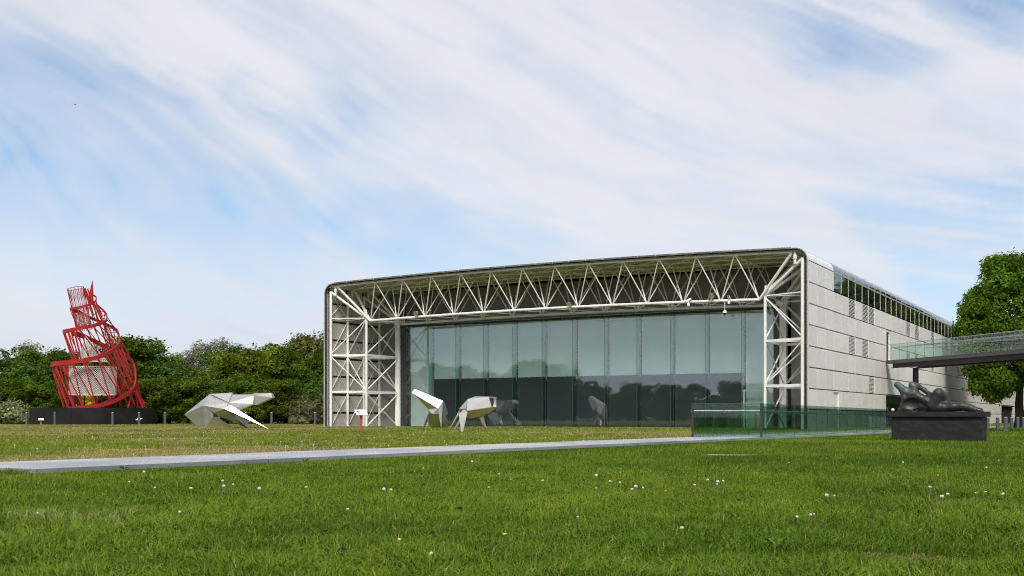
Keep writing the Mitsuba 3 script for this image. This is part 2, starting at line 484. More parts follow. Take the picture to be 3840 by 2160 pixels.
# edge trim that runs up, over and down the open end
def u_band(inset0, inset1, ya, yb, name, b):
    n = 8
    pr = []
    for ins in (inset0, inset1):
        R = RAD - ins
        p = [[-XS + ins, -.05]]
        p += [[-XS + RAD - R * math.cos(t), ZTOP + R * math.sin(t)] for t in np.linspace(0, math.pi / 2, n + 1)]
        p += [[x, ZROOF - ins + cam_(x)] for x in np.linspace(-XR, XR, 26)[1:-1]]
        p += [[XS - RAD + R * math.sin(t), ZTOP + R * math.cos(t)] for t in np.linspace(0, math.pi / 2, n + 1)]
        p += [[XS - ins, -.05]]
        pr.append(np.array(p))
    o, i = pr
    L = len(o)
    v = np.vstack([np.insert(q, 1, yy, axis=1) for yy in (ya, yb) for q in (o, i)])
    f = []
    for j in range(L - 1):
        f += [[j, j + 1, L + j + 1, L + j], [2 * L + j, 3 * L + j, 3 * L + j + 1, 2 * L + j + 1],
              [j, 2 * L + j, 2 * L + j + 1, j + 1], [L + j, L + j + 1, 3 * L + j + 1, 3 * L + j]]
    return put(name, MB().raw(v, np.array(f)), b, GB)


u_band(-.012, .030, Y0 - .03, Y0 + .10, 'edge_trim', 'trim_pale')
u_band(.036, .050, Y0 - .02, Y0 + .10, 'edge_trim', 'trim_dark')
u_band(.056, .072, Y0 - .015, Y0 + .10, 'edge_trim', 'trim_metal')
u_band(.076, .125, Y0 + .02, Y0 + .11, 'edge_trim', 'joint_black')
# roof edge sections with small clips
for i in range(28):
    x0 = -XS + RAD + .15 + i * (2 * (XS - RAD) - .3) / 28
    x1 = x0 + (2 * (XS - RAD) - .3) / 28 - .025
    put('edge_section', bowed(x0, x1, Y0 - .06, Y0 - .034, ZROOF - .075, ZROOF + .014, 2), 'roof_dark', roof)
m = MB()
for i in range(29):
    x0 = -XS + RAD + .13 + i * (2 * (XS - RAD) - .3) / 28
    m.box(x0 - .007, x0 + .009, Y0 - .064, Y0 - .04, ZROOF - .07 + cam_(x0), ZROOF + .022 + cam_(x0))
k = put('edge_clip', m, 'louvre_metal', roof)
labels[k] = dict(kind='stuff', label='small metal clips between the roof edge sections')

# inner lining of the porch side walls: panels with black double joints
for sx in (-1, 1):
    lin = put('lining', MB().box(*sorted((sx * (XS - .20), sx * (XS - .24))), Y0 + .2, 5.5, -.15, ZTOP + .5), 'joint_black', GB)
    for c in range(3):
        ya, yb = c * CS + .10, (c + 1) * CS - .10
        for r in range(9):
            z1 = ZTOP - (r - .5) * 1.215 - .07
            z0 = z1 - 1.215 + .14
            if z0 < -.3:
                z0 = -.15
            if z1 < .3:
                continue
            put('lining_panel', MB().box(*sorted((sx * (XS - .25), sx * (XS - .285))), ya, yb, z0, z1), 'inner_panel', lin)
    # end return wall beside the glass
    put('return_wall', MB().box(*sorted((sx * (XS - .3), sx * 13.62)), 5.36, 5.46, -.15, ZT), 'end_panel' if sx < 0 else 'inner_panel', GB)
    # white jamb post, dark jamb
    put('jamb', MB().box(*sorted((sx * 13.62, sx * 13.24)), 4.33, 4.62, -.15, 7.0), 'white_steel', GB)
    put('jamb', MB().box(*sorted((sx * 13.23, sx * 12.86)), 4.44, 4.74, -.15, 6.95), 'dark_frame', GB)
    put('jamb_cap', MB().box(*sorted((sx * 13.72, sx * 13.10)), 4.30, 4.80, 7.0, 7.22), 'white_steel', GB)

# wall over the glass, in wide sheets
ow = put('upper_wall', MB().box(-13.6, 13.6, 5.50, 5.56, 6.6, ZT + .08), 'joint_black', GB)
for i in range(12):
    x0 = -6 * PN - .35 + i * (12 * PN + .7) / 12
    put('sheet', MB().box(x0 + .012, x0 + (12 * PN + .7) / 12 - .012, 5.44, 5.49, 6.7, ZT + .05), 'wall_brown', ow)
put('head_beam', MB().box(-13.2, 13.2, 4.36, 4.56, 6.78, 6.90), 'joint_black', GB)
put('head_ledge', MB().box(-13.6, 13.6, 4.60, 5.43, 6.88, 6.94), 'white_steel', GB)
# soffit of the roof over the porch and its purlins
put('soffit', bowed(-XR, XR, Y0 + .13, 5.6, ZROOF - .085, ZROOF - .065), 'soffit', GB)
for j in range(9):
    yy = .35 + j * .6
    put('ceiling_slat', bowed(-15.1, 15.1, yy - .03, yy + .03, ZROOF - .15, ZROOF - .09), 'soffit', GB)


# the trusses
def node_top(i, y):
    return np.array([(i - 5.5) * PN, y, ZT + cam_((i - 5.5) * PN)])


def node_bot(i, y):
    return np.array([(i - 6) * PN, y, ZB + cam_((i - 6) * PN)])


trusses = []
for ti in range(2):
    ya, yb = ti * 2 * CS, (ti * 2 + 1) * CS
    ym = (ya + yb) / 2
    tr = key('roof_truss', GB)
    for yy in (ya, yb):
        put('top_chord', MB().tube([[x, yy, ZT + .055 + cam_(x)] for x in np.linspace(-15.2, 15.2, 25)], .060, 10), 'white_steel', tr, smooth=40)
        for i in range(12):
            for s in (0, 1):
                put('diagonal', MB().tube([node_top(i, yy) + [(.04 if s else -.04), 0, 0], node_bot(i + s, ym) + [(-.05 if s else .05), 0, .05]], .034, 7), 'white_steel', tr, smooth=50)
        for sx in (-1, 1):
            put('end_strut', MB().tube([[sx * 15.15, yy, ZT], [sx * 6 * PN, ym, ZB + cam_(6 * PN)]], .085, 10), 'white_steel', tr, smooth=40)
    put('bottom_chord', MB().tube([node_bot(i, ym) for i in range(13)], .080 if ti == 0 else .085, 12), 'white_steel', tr, smooth=40)
    m = MB()
    for i in range(12):
        a = node_top(i, ya)
        m.tube([a, node_top(i, yb)], .025, 6)
        if i:
            m.tube([a, node_top(i - 1, yb)], .025, 6)
    m.tube([node_top(0, ya), [-15.1, yb, ZT]], .025, 6)
    m.tube([node_top(11, yb), [15.1, ya, ZT]], .025, 6)
    put('top_bracing', m, 'white_steel', tr, smooth=50)
m = MB()
for i in range(12):
    m.tube([node_top(i, CS), node_top(i, 2 * CS)], .022, 6)
    if i:
        m.tube([node_top(i, CS), node_top(i - 1, 2 * CS)], .022, 6)
put('roof_bracing', m, 'white_steel', GB, smooth=50)
lb = key('lower_bracing', GB)
for i in range(13):
    a = node_bot(i, .5 * CS)
    if i < 12:
        put('tie', MB().tube([a, node_bot(i + 1, 2.5 * CS)], .022, 6), 'white_steel', lb, smooth=50)
    if i:
        put('tie', MB().tube([a, node_bot(i - 1, 2.5 * CS)], .034, 6), 'white_steel', lb, smooth=50)

# lattice towers at both sides
LV = [2.29, 4.72, 7.16]
for sx in (-1, 1):
    for ti in range(2):
        tw = key('lattice_tower', GB)
        ya, yb = ti * 2 * CS, (ti * 2 + 1) * CS
        ym = (ya + yb) / 2
        xo, xi = sx * W2, sx * (W2 - TT)
        for yy in (ya, yb):
            put('column', MB().tube([[xo, yy, -.12], [xo, yy, 8.95]], .095, 12), 'white_steel', tw, smooth=40)
        put('column', MB().tube([[xi, ym, -.12], [xi, ym, 7.2]], .082, 12), 'white_steel', tw, smooth=40)
        for z in LV:
            big = z < 7
            for yy in (ya, yb):
                mm = MB()
                if big:
                    mm.bar([xo, yy, z], [xi, ym, z], .10, .13)
                else:
                    mm.tube([[xo, yy, z], [xi, ym, z]], .035, 7)
                put('strut', mm, 'white_steel', tw)
            mm = MB()
            if big:
                mm.bar([xo, ya, z + .004], [xo, yb, z + .004], .06, .08)
            else:
                mm.tube([[xo, ya, z], [xo, yb, z]], .028, 7)
            put('strut', mm, 'white_steel', tw)
        zz = [-.1] + LV
        for j in range(3):
            a, b = zz[j] + .08, zz[j + 1] - .08
            for p in (([xo, ya, a], [xo, yb, b]), ([xo + .03 * sx, yb, a], [xo + .03 * sx, ya, b])):
                put('cross_brace', MB().tube(p, .022, 6), 'white_steel', tw, smooth=50)
            for yy in (ya, yb):
                if j == 2:
                    put('brace', MB().tube([[xi, ym, b], [xo, yy, a]], .036, 7), 'white_steel', tw, smooth=50)
                elif j == 1:
                    put('brace', MB().tube([[xo, yy, b], [xi, ym, a]], .036, 7), 'white_steel', tw, smooth=50)
        put('cross_brace', MB().tube([[xo, ya, 7.3], [xo, yb, 8.8]], .022, 6), 'white_steel', tw, smooth=50)
        put('cross_brace', MB().tube([[xo + .03 * sx, yb, 7.3], [xo + .03 * sx, ya, 8.8]], .022, 6), 'white_steel', tw, smooth=50)
        for yy in (ya, yb):
            put('knee_strut', MB().tube([[xo, yy, 8.92], [xi, ym, 7.18]], .088, 10), 'white_steel', tw, smooth=40)
        # pin joints that link tower and truss
        for (px, py, za, zb) in ((sx * 15.33, ya, 8.66, 9.3), (sx * 15.33, yb, 8.66, 9.3), (sx * 13.50, ym, 7.12, 7.72)):
            mm = MB().tube([[px, py, za], [px, py, zb]], .075, 10)
            zc = (za + zb) / 2 + .04
            mm.tube([[px, py, zc], [px, py, zc + .07]], .115, 12)
            mm.tube([[px, py, zc - .10], [px, py, zc - .03]], .115, 12)
            put('pin_joint', mm, 'white_steel', tw, smooth=40)
    # cross braces between the two towers of a side
    mm = key('side_bracing', GB)
    zz = [-.1] + LV
    for j in range(3):
        a, b = zz[j] + .08, zz[j + 1] - .08
        for (x, y0, y1, r) in ((sx * W2, CS, 2 * CS, .022), (sx * (W2 - TT), .5 * CS, 2.5 * CS, .042)):
            put('cross_brace', MB().tube([[x, y0, a], [x, y1, b]], r, 7), 'white_steel', mm, smooth=50)
            put('cross_brace', MB().tube([[x + .05 * sx, y0, b], [x + .05 * sx, y1, a]], r, 7), 'white_steel', mm, smooth=50)
        z = zz[j + 1]
        if z < 7:
            put('strut', MB().bar([sx * (W2 - TT), .5 * CS, z], [sx * (W2 - TT), 2.5 * CS, z], .08, .14), 'white_steel', mm)
        else:
            put('strut', MB().tube([[sx * (W2 - TT), .5 * CS, z], [sx * (W2 - TT), 2.5 * CS, z]], .035, 7), 'white_steel', mm, smooth=50)

# glass wall with glass fins, dark screens and pale blinds behind
gw = key('glass_wall', GB)
YG = 4.5
edges = [-12.9] + [(i - 5) * PN for i in range(11)] + [12.9]
for i in range(12):
    x0, x1 = edges[i] + .012, edges[i + 1] - .012
    q = lambda y, a, b, za, zb: MB().raw([[a, y, za], [b, y, za], [b, y, zb], [a, y, zb]], [[0, 1, 2, 3]])
    put('pane', q(YG, x0, x1, -.12, 6.78), 'facade_glass', gw)
    bx0, bx1 = edges[i] + .06, edges[i + 1] - .02
    if 1 <= i <= 10:
        put('screen', MB().box(bx0 + .02, bx1 - .02, YG + .50, YG + .54, -.1, 3.2), 'screen_dark', gw)
        put('blind', MB().box(bx0, bx1, YG + .62, YG + .64, 3.0, 6.9), 'blind_pale', gw)
    else:
        put('blind', MB().box(bx0, bx1, YG + .62, YG + .64, -.1, 6.9), 'blind_pale', gw)
for i in range(1, 12):
    x = edges[i]
    put('fin', MB().raw([[x, YG + .02, -.1], [x, YG + .46, -.1], [x, YG + .46, 6.78], [x, YG + .02, 6.78]], [[0, 1, 2, 3]]), 'fin_glass', gw)
    put('seal', MB().box(x - .010, x + .010, YG - .006, YG + .012, -.12, 6.78), 'edge_glass', gw)
    put('fin_edge', MB().box(x - .014, x + .014, YG + .465, YG + .49, -.12, 6.78), 'fin_steel', gw)
put('door_frame', MB().box(11.0, 13.2, YG + .10, YG + .16, 2.10, 2.20).box(11.02, 11.12, YG + .10, YG + .16, -.1, 2.10), 'white_steel', gw)
put('room_back', MB().box(-13.2, 13.2, YG + .80, YG + .86, -.15, 6.88), 'screen_dark', GB)

# openings in the long wall
en = key('entrance', GB)
ya, yb = Y0 + 11 * PW, Y0 + 24 * PW
put('recess', MB().box(XS - .9, XS - .85, ya, yb, -.6, 2.3), 'dark_frame', en)
put('canopy', MB().box(XS - .6, XS + .12, ya - .02, yb + .02, 2.02, 2.16), 'anthracite', en)
put('frame', MB().box(XS - .12, XS + .01, ya - .03, ya + .10, -.5, 2.02).box(XS - .12, XS + .01, yb - .10, yb + .03, -.5, 2.02), 'anthracite', en)
for i in range(6):
    a = ya + .12 + i * (yb - ya - .2) / 6
    put('glass_door', MB().raw([[XS - .05, a + .03, -.4], [XS - .05, a + (yb - ya - .2) / 6 - .03, -.4], [XS - .05, a + (yb - ya - .2) / 6 - .03, 2.0], [XS - .05, a + .03, 2.0]], [[0, 1, 2, 3]]), 'bridge_glass', en)
put('poster', MB().box(XS - .09, XS - .08, ya + .5, ya + 1.2, .75, 1.25), 'paper_white', en)
put('poster', MB().box(XS - .09, XS - .08, ya + 2.0, ya + 2.5, .8, 1.2), 'paper_white', en)
bd = key('upper_door', GB)
ya = Y0 + 11 * PW
put('reveal', MB().box(XS - .5, XS - .45, ya, ya + PW, 4.33, 6.56), 'dark_frame', bd)
put('frame', MB().box(XS - .45, XS + .004, ya + .0, ya + .12, 4.36, 6.5).box(XS - .45, XS + .004, ya + PW - .55, ya + PW - .02, 4.36, 6.5).box(XS - .44, XS + .002, ya + .12, ya + PW - .55, 6.38, 6.5), 'louvre_metal', bd)
put('pane', MB().raw([[XS - .06, ya + .12, 4.36], [XS - .06, ya + PW - .55, 4.36], [XS - .06, ya + PW - .55, 6.38], [XS - .06, ya + .12, 6.38]], [[0, 1, 2, 3]]), 'facade_glass', bd)
sd = key('service_door', GB)
ya = Y0 + 3 * PW
put('leaf', MB().box(XS - .12, XS - .06, ya + .02, ya + PW * .66, -.3, 2.0), 'clad_b', sd)
put('frame', MB().box(XS - .10, XS + .002, ya + PW * .67, ya + PW * .98, -.3, 2.08).box(XS - .10, XS + .0, ya + .0, ya + PW * .67, 2.01, 2.08), 'clad_c', sd)
fd = key('far_entrance', GB)
ya, yb = Y0 + 49 * PW, Y0 + 56 * PW
put('recess', MB().box(XS - .9, XS - .85, ya, yb, -.8, 2.1), 'dark_frame', fd)
put('canopy', MB().box(XS - .6, XS + .2, ya - .1, yb + .1, 1.95, 2.10), 'anthracite', fd)
put('mullion', MB().box(XS - .3, XS - .2, ya + 4, ya + 4.12, -.6, 1.95).box(XS - .3, XS - .2, ya + 7.5, ya + 7.62, -.6, 1.95), 'edge_glass', fd)

# ------------------------------------------------------------------ lamps and cameras on the end truss
def flood(x, yy, z, label):
    t = thing('floodlight', label, 'floodlight')
    c = np.array([x, yy, z])
    d = np.array([.35, -.9, -.25]) / np.linalg.norm([.35, -.9, -.25])
    put('housing', MB().tube([c - d * .12, c - d * .02, c + d * .08], [.10, .145, .15], 16), 'white_steel', t, smooth=40)
    ring = MB()
    a = np.linspace(0, 2 * np.pi, 17)[:-1]
    u = np.cross(d, [0, 0, 1]); u /= np.linalg.norm(u); w = np.cross(u, d)
    ring.tube([c + d * .085 + .142 * (math.cos(q) * u + math.sin(q) * w) for q in np.append(a, a[0])], .018, 6, caps=False)
    put('rim', ring, 'chrome', t, smooth=40)
    put('lens', MB().tube([c + d * .081, c + d * .086], .125, 16), 'chrome', t)
    put('bracket', MB().bar(c - d * .02 - [0, 0, .14], c - d * .02 - [0, 0, .26], .05, .03), 'white_steel', t)


flood(-4.25 * PN, .66, 7.28, 'round floodlight on the truss nearest the left lattice tower')
flood(.78 * PN, .66, 7.28, 'round floodlight on the bottom chord near the middle of the truss')
flood(4.80 * PN, .62, 7.32, 'round floodlight beside the cameras at the right of the truss')


def cam(x, yy, z, d, label):
    t = thing('security_camera', label, 'camera')
    c = np.array([x, yy, z]); d = np.array(d) / np.linalg.norm(d)
    put('body', MB().bar(c - d * .16, c + d * .18, .10, .10), 'white_paint', t)
    put('lens', MB().tube([c + d * .16, c + d * .195], .04, 10), 'lens', t)
    put('bracket', MB().tube([c - [0, 0, .05], c - [0, 0, .25]], .028, 8).box(c[0] - .06, c[0] + .06, c[1] - .05, c[1] + .05, c[2] - .34, c[2] - .18), 'white_paint', t)


cam(4.18 * PN, .68, 7.16, (-.9, -.4, -.45), 'white box camera left of the round floodlight on the truss')
cam(5.25 * PN, .68, 7.16, (.1, -.95, .2), 'white box camera right of the round floodlight on the truss')
t = thing('dome_camera', 'white dome camera hanging below the bottom chord of the truss', 'camera')
dx = 5.12 * PN
put('pole', MB().tube([[dx, .80, 6.95], [dx, .80, 6.48]], .02, 8), 'white_paint', t, smooth=40)
put('housing', MB().tube([[dx, .80, 6.50], [dx, .80, 6.44], [dx, .80, 6.34]], [.04, .09, .115], 14), 'white_paint', t, smooth=40)
put('dome', MB().tube([[dx, .80, 6.34], [dx, .80, 6.28], [dx, .80, 6.22]], [.105, .09, .04], 14), 'lens', t, smooth=60)

# ------------------------------------------------------------------ footbridge
FB = thing('footbridge', 'raised footbridge with dark steel deck and green glass parapets', 'footbridge')
DL, DP = np.array([.7071, -.7071, 0]), np.array([.7071, .7071, 0])
B0 = np.array([16.12, 19.55, 0])
bp = lambda t, o, z: B0 + DL * t + DP * o + np.array([0, 0, z])
put('deck', MB().obox((bp(-.4, 1.25, 4.30) + bp(30, 1.25, 4.30)) / 2, DL * 15.0, DP * 1.28, [0, 0, .085]), 'deck_grey', FB)
put('fascia', MB().obox((bp(-.1, -.05, 4.31) + bp(30, -.05, 4.31)) / 2, DL * 15.0, DP * .02, [0, 0, .12]), 'deck_grey', FB)
for o in (.30, 2.2):
    b = MB()
    b.obox((bp(.3, o, 4.06) + bp(30, o, 4.06)) / 2, DL * 14.85, DP * .02, [0, 0, .15])
    b.obox((bp(.3, o, 3.92) + bp(30, o, 3.92)) / 2, DL * 14.85, DP * .14, [0, 0, .015])
    put('beam', b, 'anthracite', FB)
for (tq, o) in ((1.45, 1.25), (22, 1.25)):
    p = bp(tq, o, 0)
    b = MB()
    b.obox([p[0], p[1], 1.75], [.16, 0, 0], [0, .012, 0], [0, 0, 2.15])
    b.obox([p[0] - .15, p[1], 1.75], [.012, 0, 0], [0, .15, 0], [0, 0, 2.15])
    b.obox([p[0] + .15, p[1], 1.75], [.012, 0, 0], [0, .15, 0], [0, 0, 2.15])
    put('column', b, 'anthracite', FB)
for o in (0.0, 2.5):
    t0 = .05 if o == 0 else -2.4
    n = 0
    tt = .50 if o == 0 else -2.0
    while tt < 26:
        put('pane', MB().raw([bp(tt + .01, o, 4.36), bp(tt + .89, o, 4.36), bp(tt + .89, o, 5.46), bp(tt + .01, o, 5.46)], [[0, 1, 2, 3]]), 'bridge_glass', FB)
        if o == 0:
            put('stanchion', MB().obox(bp(tt, o + .02, 4.91), DL * .006, DP * .012, [0, 0, .56]), 'edge_glass', FB)
        tt += .9
    put('handrail', MB().tube([bp(t0, o, 5.48), bp(26.5, o, 5.48)], .022, 8), 'trim_metal', FB, smooth=40)
    put('handrail', MB().tube([bp(.75, o + (.10 if o == 0 else -.10), 5.27), bp(26.5, o + (.10 if o == 0 else -.10), 5.27)], .022, 8), 'trim_metal', FB, smooth=40)

# ------------------------------------------------------------------ glass balustrades along the path
def balustrade(x, ys, name, label, zb):
    t = thing(name, label, 'balustrade')
    n = int((ys[1] - ys[0]) / 1.85)
    L = (ys[1] - ys[0]) / n
    for i in range(n):
        a, b = ys[0] + i * L + .008, ys[0] + (i + 1) * L - .008
        put('pane', MB().raw([[x, a, zb(a)], [x, b, zb(b)], [x, b, zb(b) + 1.13], [x, a, zb(a) + 1.13]], [[0, 1, 2, 3]]), 'rail_glass', t)
        put('joint', MB().box(x - .008, x + .008, b + .001, b + .015, zb(b), zb(b) + 1.13), 'trim_dark', t)
    put('post', MB().box(x - .03, x + .03, ys[0] - .05, ys[0] - .005, zb(ys[0]) - .1, zb(ys[0]) + 1.14), 'dark_frame', t)
    put('handrail', MB().tube([[x - .06, ys[0], zb(ys[0]) + .90], [x - .06, ys[1], zb(ys[1]) + .90]], .018, 8), 'trim_metal', t, smooth=40)
    put('edge', MB().raw([[x - .008, ys[0], zb(ys[0]) + 1.131], [x + .008, ys[0], zb(ys[0]) + 1.131], [x + .008, ys[1], zb(ys[1]) + 1.131], [x - .008, ys[1], zb(ys[1]) + 1.131]], [[0, 1, 2, 3]]), 'edge_glass', t)
    return t


zb = lambda y: -.115 - .0029 * (y + 24)
NEARB = balustrade(PX1 - .1, (-24.2, 24), 'glass_balustrade', 'green glass balustrade along the path edge in front of the bronze', zb)
FARB = balustrade(PX0 + .02, (-24.85, 24), 'glass_balustrade', 'green glass balustrade on the side of the path next to the gallery', zb)
t = thing('glass_gate', 'clear glass gate with a white dotted band across the path', 'gate')
ga, gb = np.array([PX0 + .06, -24.88, 0]), np.array([PX1 - .14, -24.22, 0])
put('pane', MB().raw([ga + [0, 0, -.10], gb + [0, 0, -.10], gb + [0, 0, 1.0], ga + [0, 0, 1.0]], [[0, 1, 2, 3]]), 'rail_glass', t)
put('edge', MB().bar(ga + [0, 0, 1.012], gb + [0, 0, 1.012], .014, .014), 'edge_glass', t)
m = MB()
gd = (gb - ga) / np.linalg.norm(gb - ga)
gn = np.array([gd[1], -gd[0], 0]); gn = gn if np.dot(gn, FWD) < 0 else -gn
for i in range(64):
    c = ga + (gb - ga) * (i + .5) / 64 + gn * .006 + np.array([0, 0, .80])
    m.obox(c, gd * .0095, gn * .002, [0, 0, .013])
put('dotted_band', m, 'sign_white', t)

# ------------------------------------------------------------------ faceted steel sculptures
def hull(pts):
    return m3.Manifold.hull_points(np.asarray(pts, float))


def local(base, sc, o):
    base = np.asarray(base, float)

    def f(pts):
        p = np.asarray(pts, float)
        return base + ((p[:, 0] - o[0]) * sc)[:, None] * RIGHT + (p[:, 2] * sc)[:, None] * FWD + ((o[1] - p[:, 1]) * sc)[:, None] * np.array([0, 0, 1.0])
    return f


BL = local([-14.27, -10.95, -.05], .003558, (930, 800))
SC = thing('faceted_beast_sculpture', 'large crouching beast of pale folded steel plates near the red tower', 'sculpture')
fr = lambda pts, name, b='steel': put(name, hull(BL(pts)), b, SC)
fr([(215, 575, 0), (610, 242, 60), (610, 252, 250), (555, 430, -120), (716, 598, -110), (490, 800, -60), (572, 800, -85), (300, 575, 260), (520, 800, 200)], 'haunch')
fr([(610, 244, 66), (610, 256, 246), (558, 432, -116), (958, 388, -125), (965, 388, 260), (915, 490, -135), (722, 552, -112), (915, 500, 250), (722, 562, 250)], 'body')
fr([(612, 240, 56), (650, 248, 10), (985, 221, 30), (962, 380, -132), (985, 223, 120), (640, 246, 180), (960, 340, 60)], 'back_plate')
fr([(962, 384, -118), (985, 252, 20), (1345, 270, -40), (1315, 246, 60), (1345, 408, -60), (1100, 515, -95), (1100, 510, 200), (1345, 280, 160), (1345, 400, 150), (915, 488, -128), (930, 400, 200)], 'neck')
fr([(1316, 245, 30), (1336, 227, 10), (1342, 412, -84), (1386, 426, -94), (1378, 268, -104), (1620, 226, 0), (1648, 300, -60), (1620, 240, 140), (1386, 420, 160), (1345, 240, 184), (1648, 304, 120)], 'head')
fr([(912, 489, -140), (1102, 514, -100), (1607, 803, -160), (1555, 803, -70), (958, 402, -110), (935, 545, 60)], 'leg')
fr([(914, 495, -118), (724, 558, -100), (915, 492, 240), (1180, 690, 262), (1190, 803, 252), (1172, 803, 280), (740, 600, 252), (1105, 518, 210)], 'leg')
fr([(838, 738, 10), (846, 802, 0), (1032, 803, 10), (568, 802, -78), (716, 604, -104), (850, 802, 160), (720, 622, 150), (600, 802, 120)], 'leg')

BL2 = local([-3.0, -6.3, -.03], .002605, (800, 1060))
SC = thing('faceted_beast_sculpture', 'steel plate beast with long neck raised high, left of the pair by the glass', 'sculpture')
fr = lambda pts, name, b='steel': put(name, hull(BL2(pts)), b, SC)
fr([(305, 215, 0), (252, 290, -20), (914, 468, -60), (816, 628, -112), (600, 652, 0), (310, 222, 120), (262, 292, 120), (900, 472, 200), (612, 652, 200)], 'neck')
fr([(598, 658, -24), (804, 632, -104), (826, 752, -92), (702, 752, -84), (612, 732, -24), (900, 484, 150), (620, 722, 150)], 'chest')
fr([(915, 466, -64), (812, 634, -124), (830, 800, -104), (884, 1068, -112), (897, 1068, -92), (912, 560, 4), (862, 800, 24)], 'leg')
fr([(910, 474, -16), (1005, 722, 200), (1000, 742, 300), (945, 832, 150), (914, 902, 4), (832, 752, 54), (920, 484, 250), (960, 604, 320)], 'body')
fr([(594, 662, -4), (612, 702, -64), (484, 1066, -64), (502, 1066, -22), (510, 802, 120), (562, 772, 64), (592, 902, 4)], 'leg')
fr([(612, 742, 44), (824, 764, 8), (590, 992, 150), (702, 1064, 200), (900, 1052, 204), (990, 1022, 250), (918, 904, 100), (980, 834, 304)], 'belly')
fr([(960, 834, 204), (986, 932, 250), (1166, 1078, 262), (1140, 1056, 304), (1002, 982, 304)], 'leg')

BL3 = local([4.62, -15.08, -.08], .002124, (1500, 1140))
SC = thing('faceted_beast_sculpture', 'steel plate beast with an open box head, right of the pair by the glass wall', 'sculpture')
fr = lambda pts, name, b='steel': put(name, hull(BL3(pts)), b, SC)
body = hull(BL3([(1455, 435, -60), (1440, 687, -80), (1965, 607, -140), (1905, 385, -120), (1620, 372, 60), (2070, 385, 120), (2076, 617, 130), (1442, 442, 80), (1450, 850, 60), (1700, 822, 20), (1820, 780, 60), (1900, 702, 0)]))
cut = hull(BL3([(1958, 592, -116), (1908, 400, -98), (2060, 400, 108), (2064, 602, 116), (1800, 420, -10), (1830, 580, -10), (1930, 420, 130), (1940, 580, 130),
                (1998, 592, -150), (1948, 400, -132), (2100, 400, 74), (2104, 602, 82)]))
put('body', body - cut, 'steel', SC)
fr([(1458, 434, -58), (1268, 642, 40), (1270, 682, 60), (1438, 692, -66), (1418, 642, -104), (1300, 694, 100), (1472, 482, 160)], 'haunch')
fr([(1385, 654, -134), (1264, 746, -124), (1456, 716, -144), (1324, 1144, -154), (1356, 1146, -154), (1400, 800, -44), (1330, 760, -44)], 'leg')
fr([(1268, 672, 36), (1302, 722, 64), (1240, 782, 36), (1029, 1134, 80), (1046, 1130, 112), (1200, 852, 132)], 'leg')
fr([(1282, 832, 56), (1140, 1130, 120), (1130, 1132, 152), (1250, 1002, 142), (1270, 952, 56)], 'leg')
fr([(1690, 812, 56), (1782, 784, 36), (1886, 1132, 60), (1864, 1132, 92), (1756, 976, 84), (1772, 784, 122)], 'leg')

# ------------------------------------------------------------------ bronze reclining form on its plinth
PL = thing('stone_plinth', 'dark rough plinth with an overhanging slab under the bronze', 'plinth')
bx0, by0, LX, LY, zb0 = 24.92, -24.4, 2.44, 1.1, -.16


def rough_box(x0, x1, y0, y1, z0, z1, amp, seed, step=.05):
    b = trimesh.creation.box(bounds=[[x0, y0, z0], [x1, y1, z1]])
    for _ in range(5):
        b = b.subdivide()
    v = np.array(b.vertices)
    c = np.array([(x0 + x1) / 2, (y0 + y1) / 2, (z0 + z1) / 2])
    n = meshkit.fbm(v * 5, 3, seed) - .5
    n2 = meshkit.fbm(v * 1.7, 2, seed + 3) - .5
    d = (v - c) / np.array([x1 - x0, y1 - y0, z1 - z0]) * 2
    d = np.sign(d) * (np.abs(d) > .999)
    return v + d * (n * amp + n2 * amp)[:, None], np.array(b.faces)


put('block', rough_box(bx0, bx0 + LX, by0, by0 + LY, zb0, .60, .02, 3), 'plinth_cast', PL, smooth=35)
put('slab', rough_box(bx0 - .09, bx0 + LX + .09, by0 - .09, by0 + LY + .09, .605, .745, .012, 7), 'plinth_cast', PL, smooth=35)

chains = [
    [(328, 208, 0, 44), (352, 214, 0, 46), (420, 265, 0, 58), (500, 340, 0, 84), (580, 400, 0, 96)],
    [(640, 215, -10, 52), (690, 270, 0, 66), (690, 370, 0, 84)],
    [(645, 212, -10, 50), (760, 240, 40, 42), (880, 315, 60, 36), (985, 395, 40, 36), (1090, 450, 0, 60)],
    [(560, 470, 40, 110), (590, 580, 70, 110), (640, 660, 60, 90), (800, 640, 60, 80)],
    [(600, 400, 0, 92), (560, 520, 30, 104), (500, 650, 20, 84), (440, 725, 0, 44)],
    [(480, 400, -40, 44), (500, 470, -60, 44), (475, 600, -60, 44), (415, 705, -40, 42), (385, 735, -30, 32)],
    [(690, 400, 0, 92), (800, 460, 0, 74), (930, 520, 0, 78), (1060, 600, 0, 110)],
    [(660, 500, 20, 110), (760, 580, 40, 80), (840, 620, 40, 60), (960, 650, 20, 70)],
    [(450, 738, 0, 26), (650, 742, 10, 26), (860, 738, 20, 26), (905, 690, 20, 30), (880, 640, 20, 40)],
    [(1070, 630, 0, 104), (1130, 520, -20, 96), (1172, 400, -20, 112)],
    [(1180, 410, 20, 108), (1260, 440, 60, 76), (1330, 560, 90, 62), (1350, 680, 100, 60)],
    [(1090, 650, 0, 96), (1250, 655, -10, 84), (1450, 640, -20, 82), (1630, 625, -20, 78), (1800, 665, -20, 62), (1930, 705, -20, 42), (1995, 715, -20, 34)],
    [(1985, 690, -20, 22), (2005, 722, -20, 28)],
]
caps = []
for ch in chains:
    for a, b in zip(ch[:-1], ch[1:]):
        caps.append((a, b))
ca = np.array([c[0] for c in caps], float); cb = np.array([c[1] for c in caps], float)
nx, ny, nz = 176, 62, 40
X, Y, Z = np.meshgrid(np.linspace(240, 2080, nx), np.linspace(110, 790, ny), np.linspace(-190, 260, nz), indexing='ij')
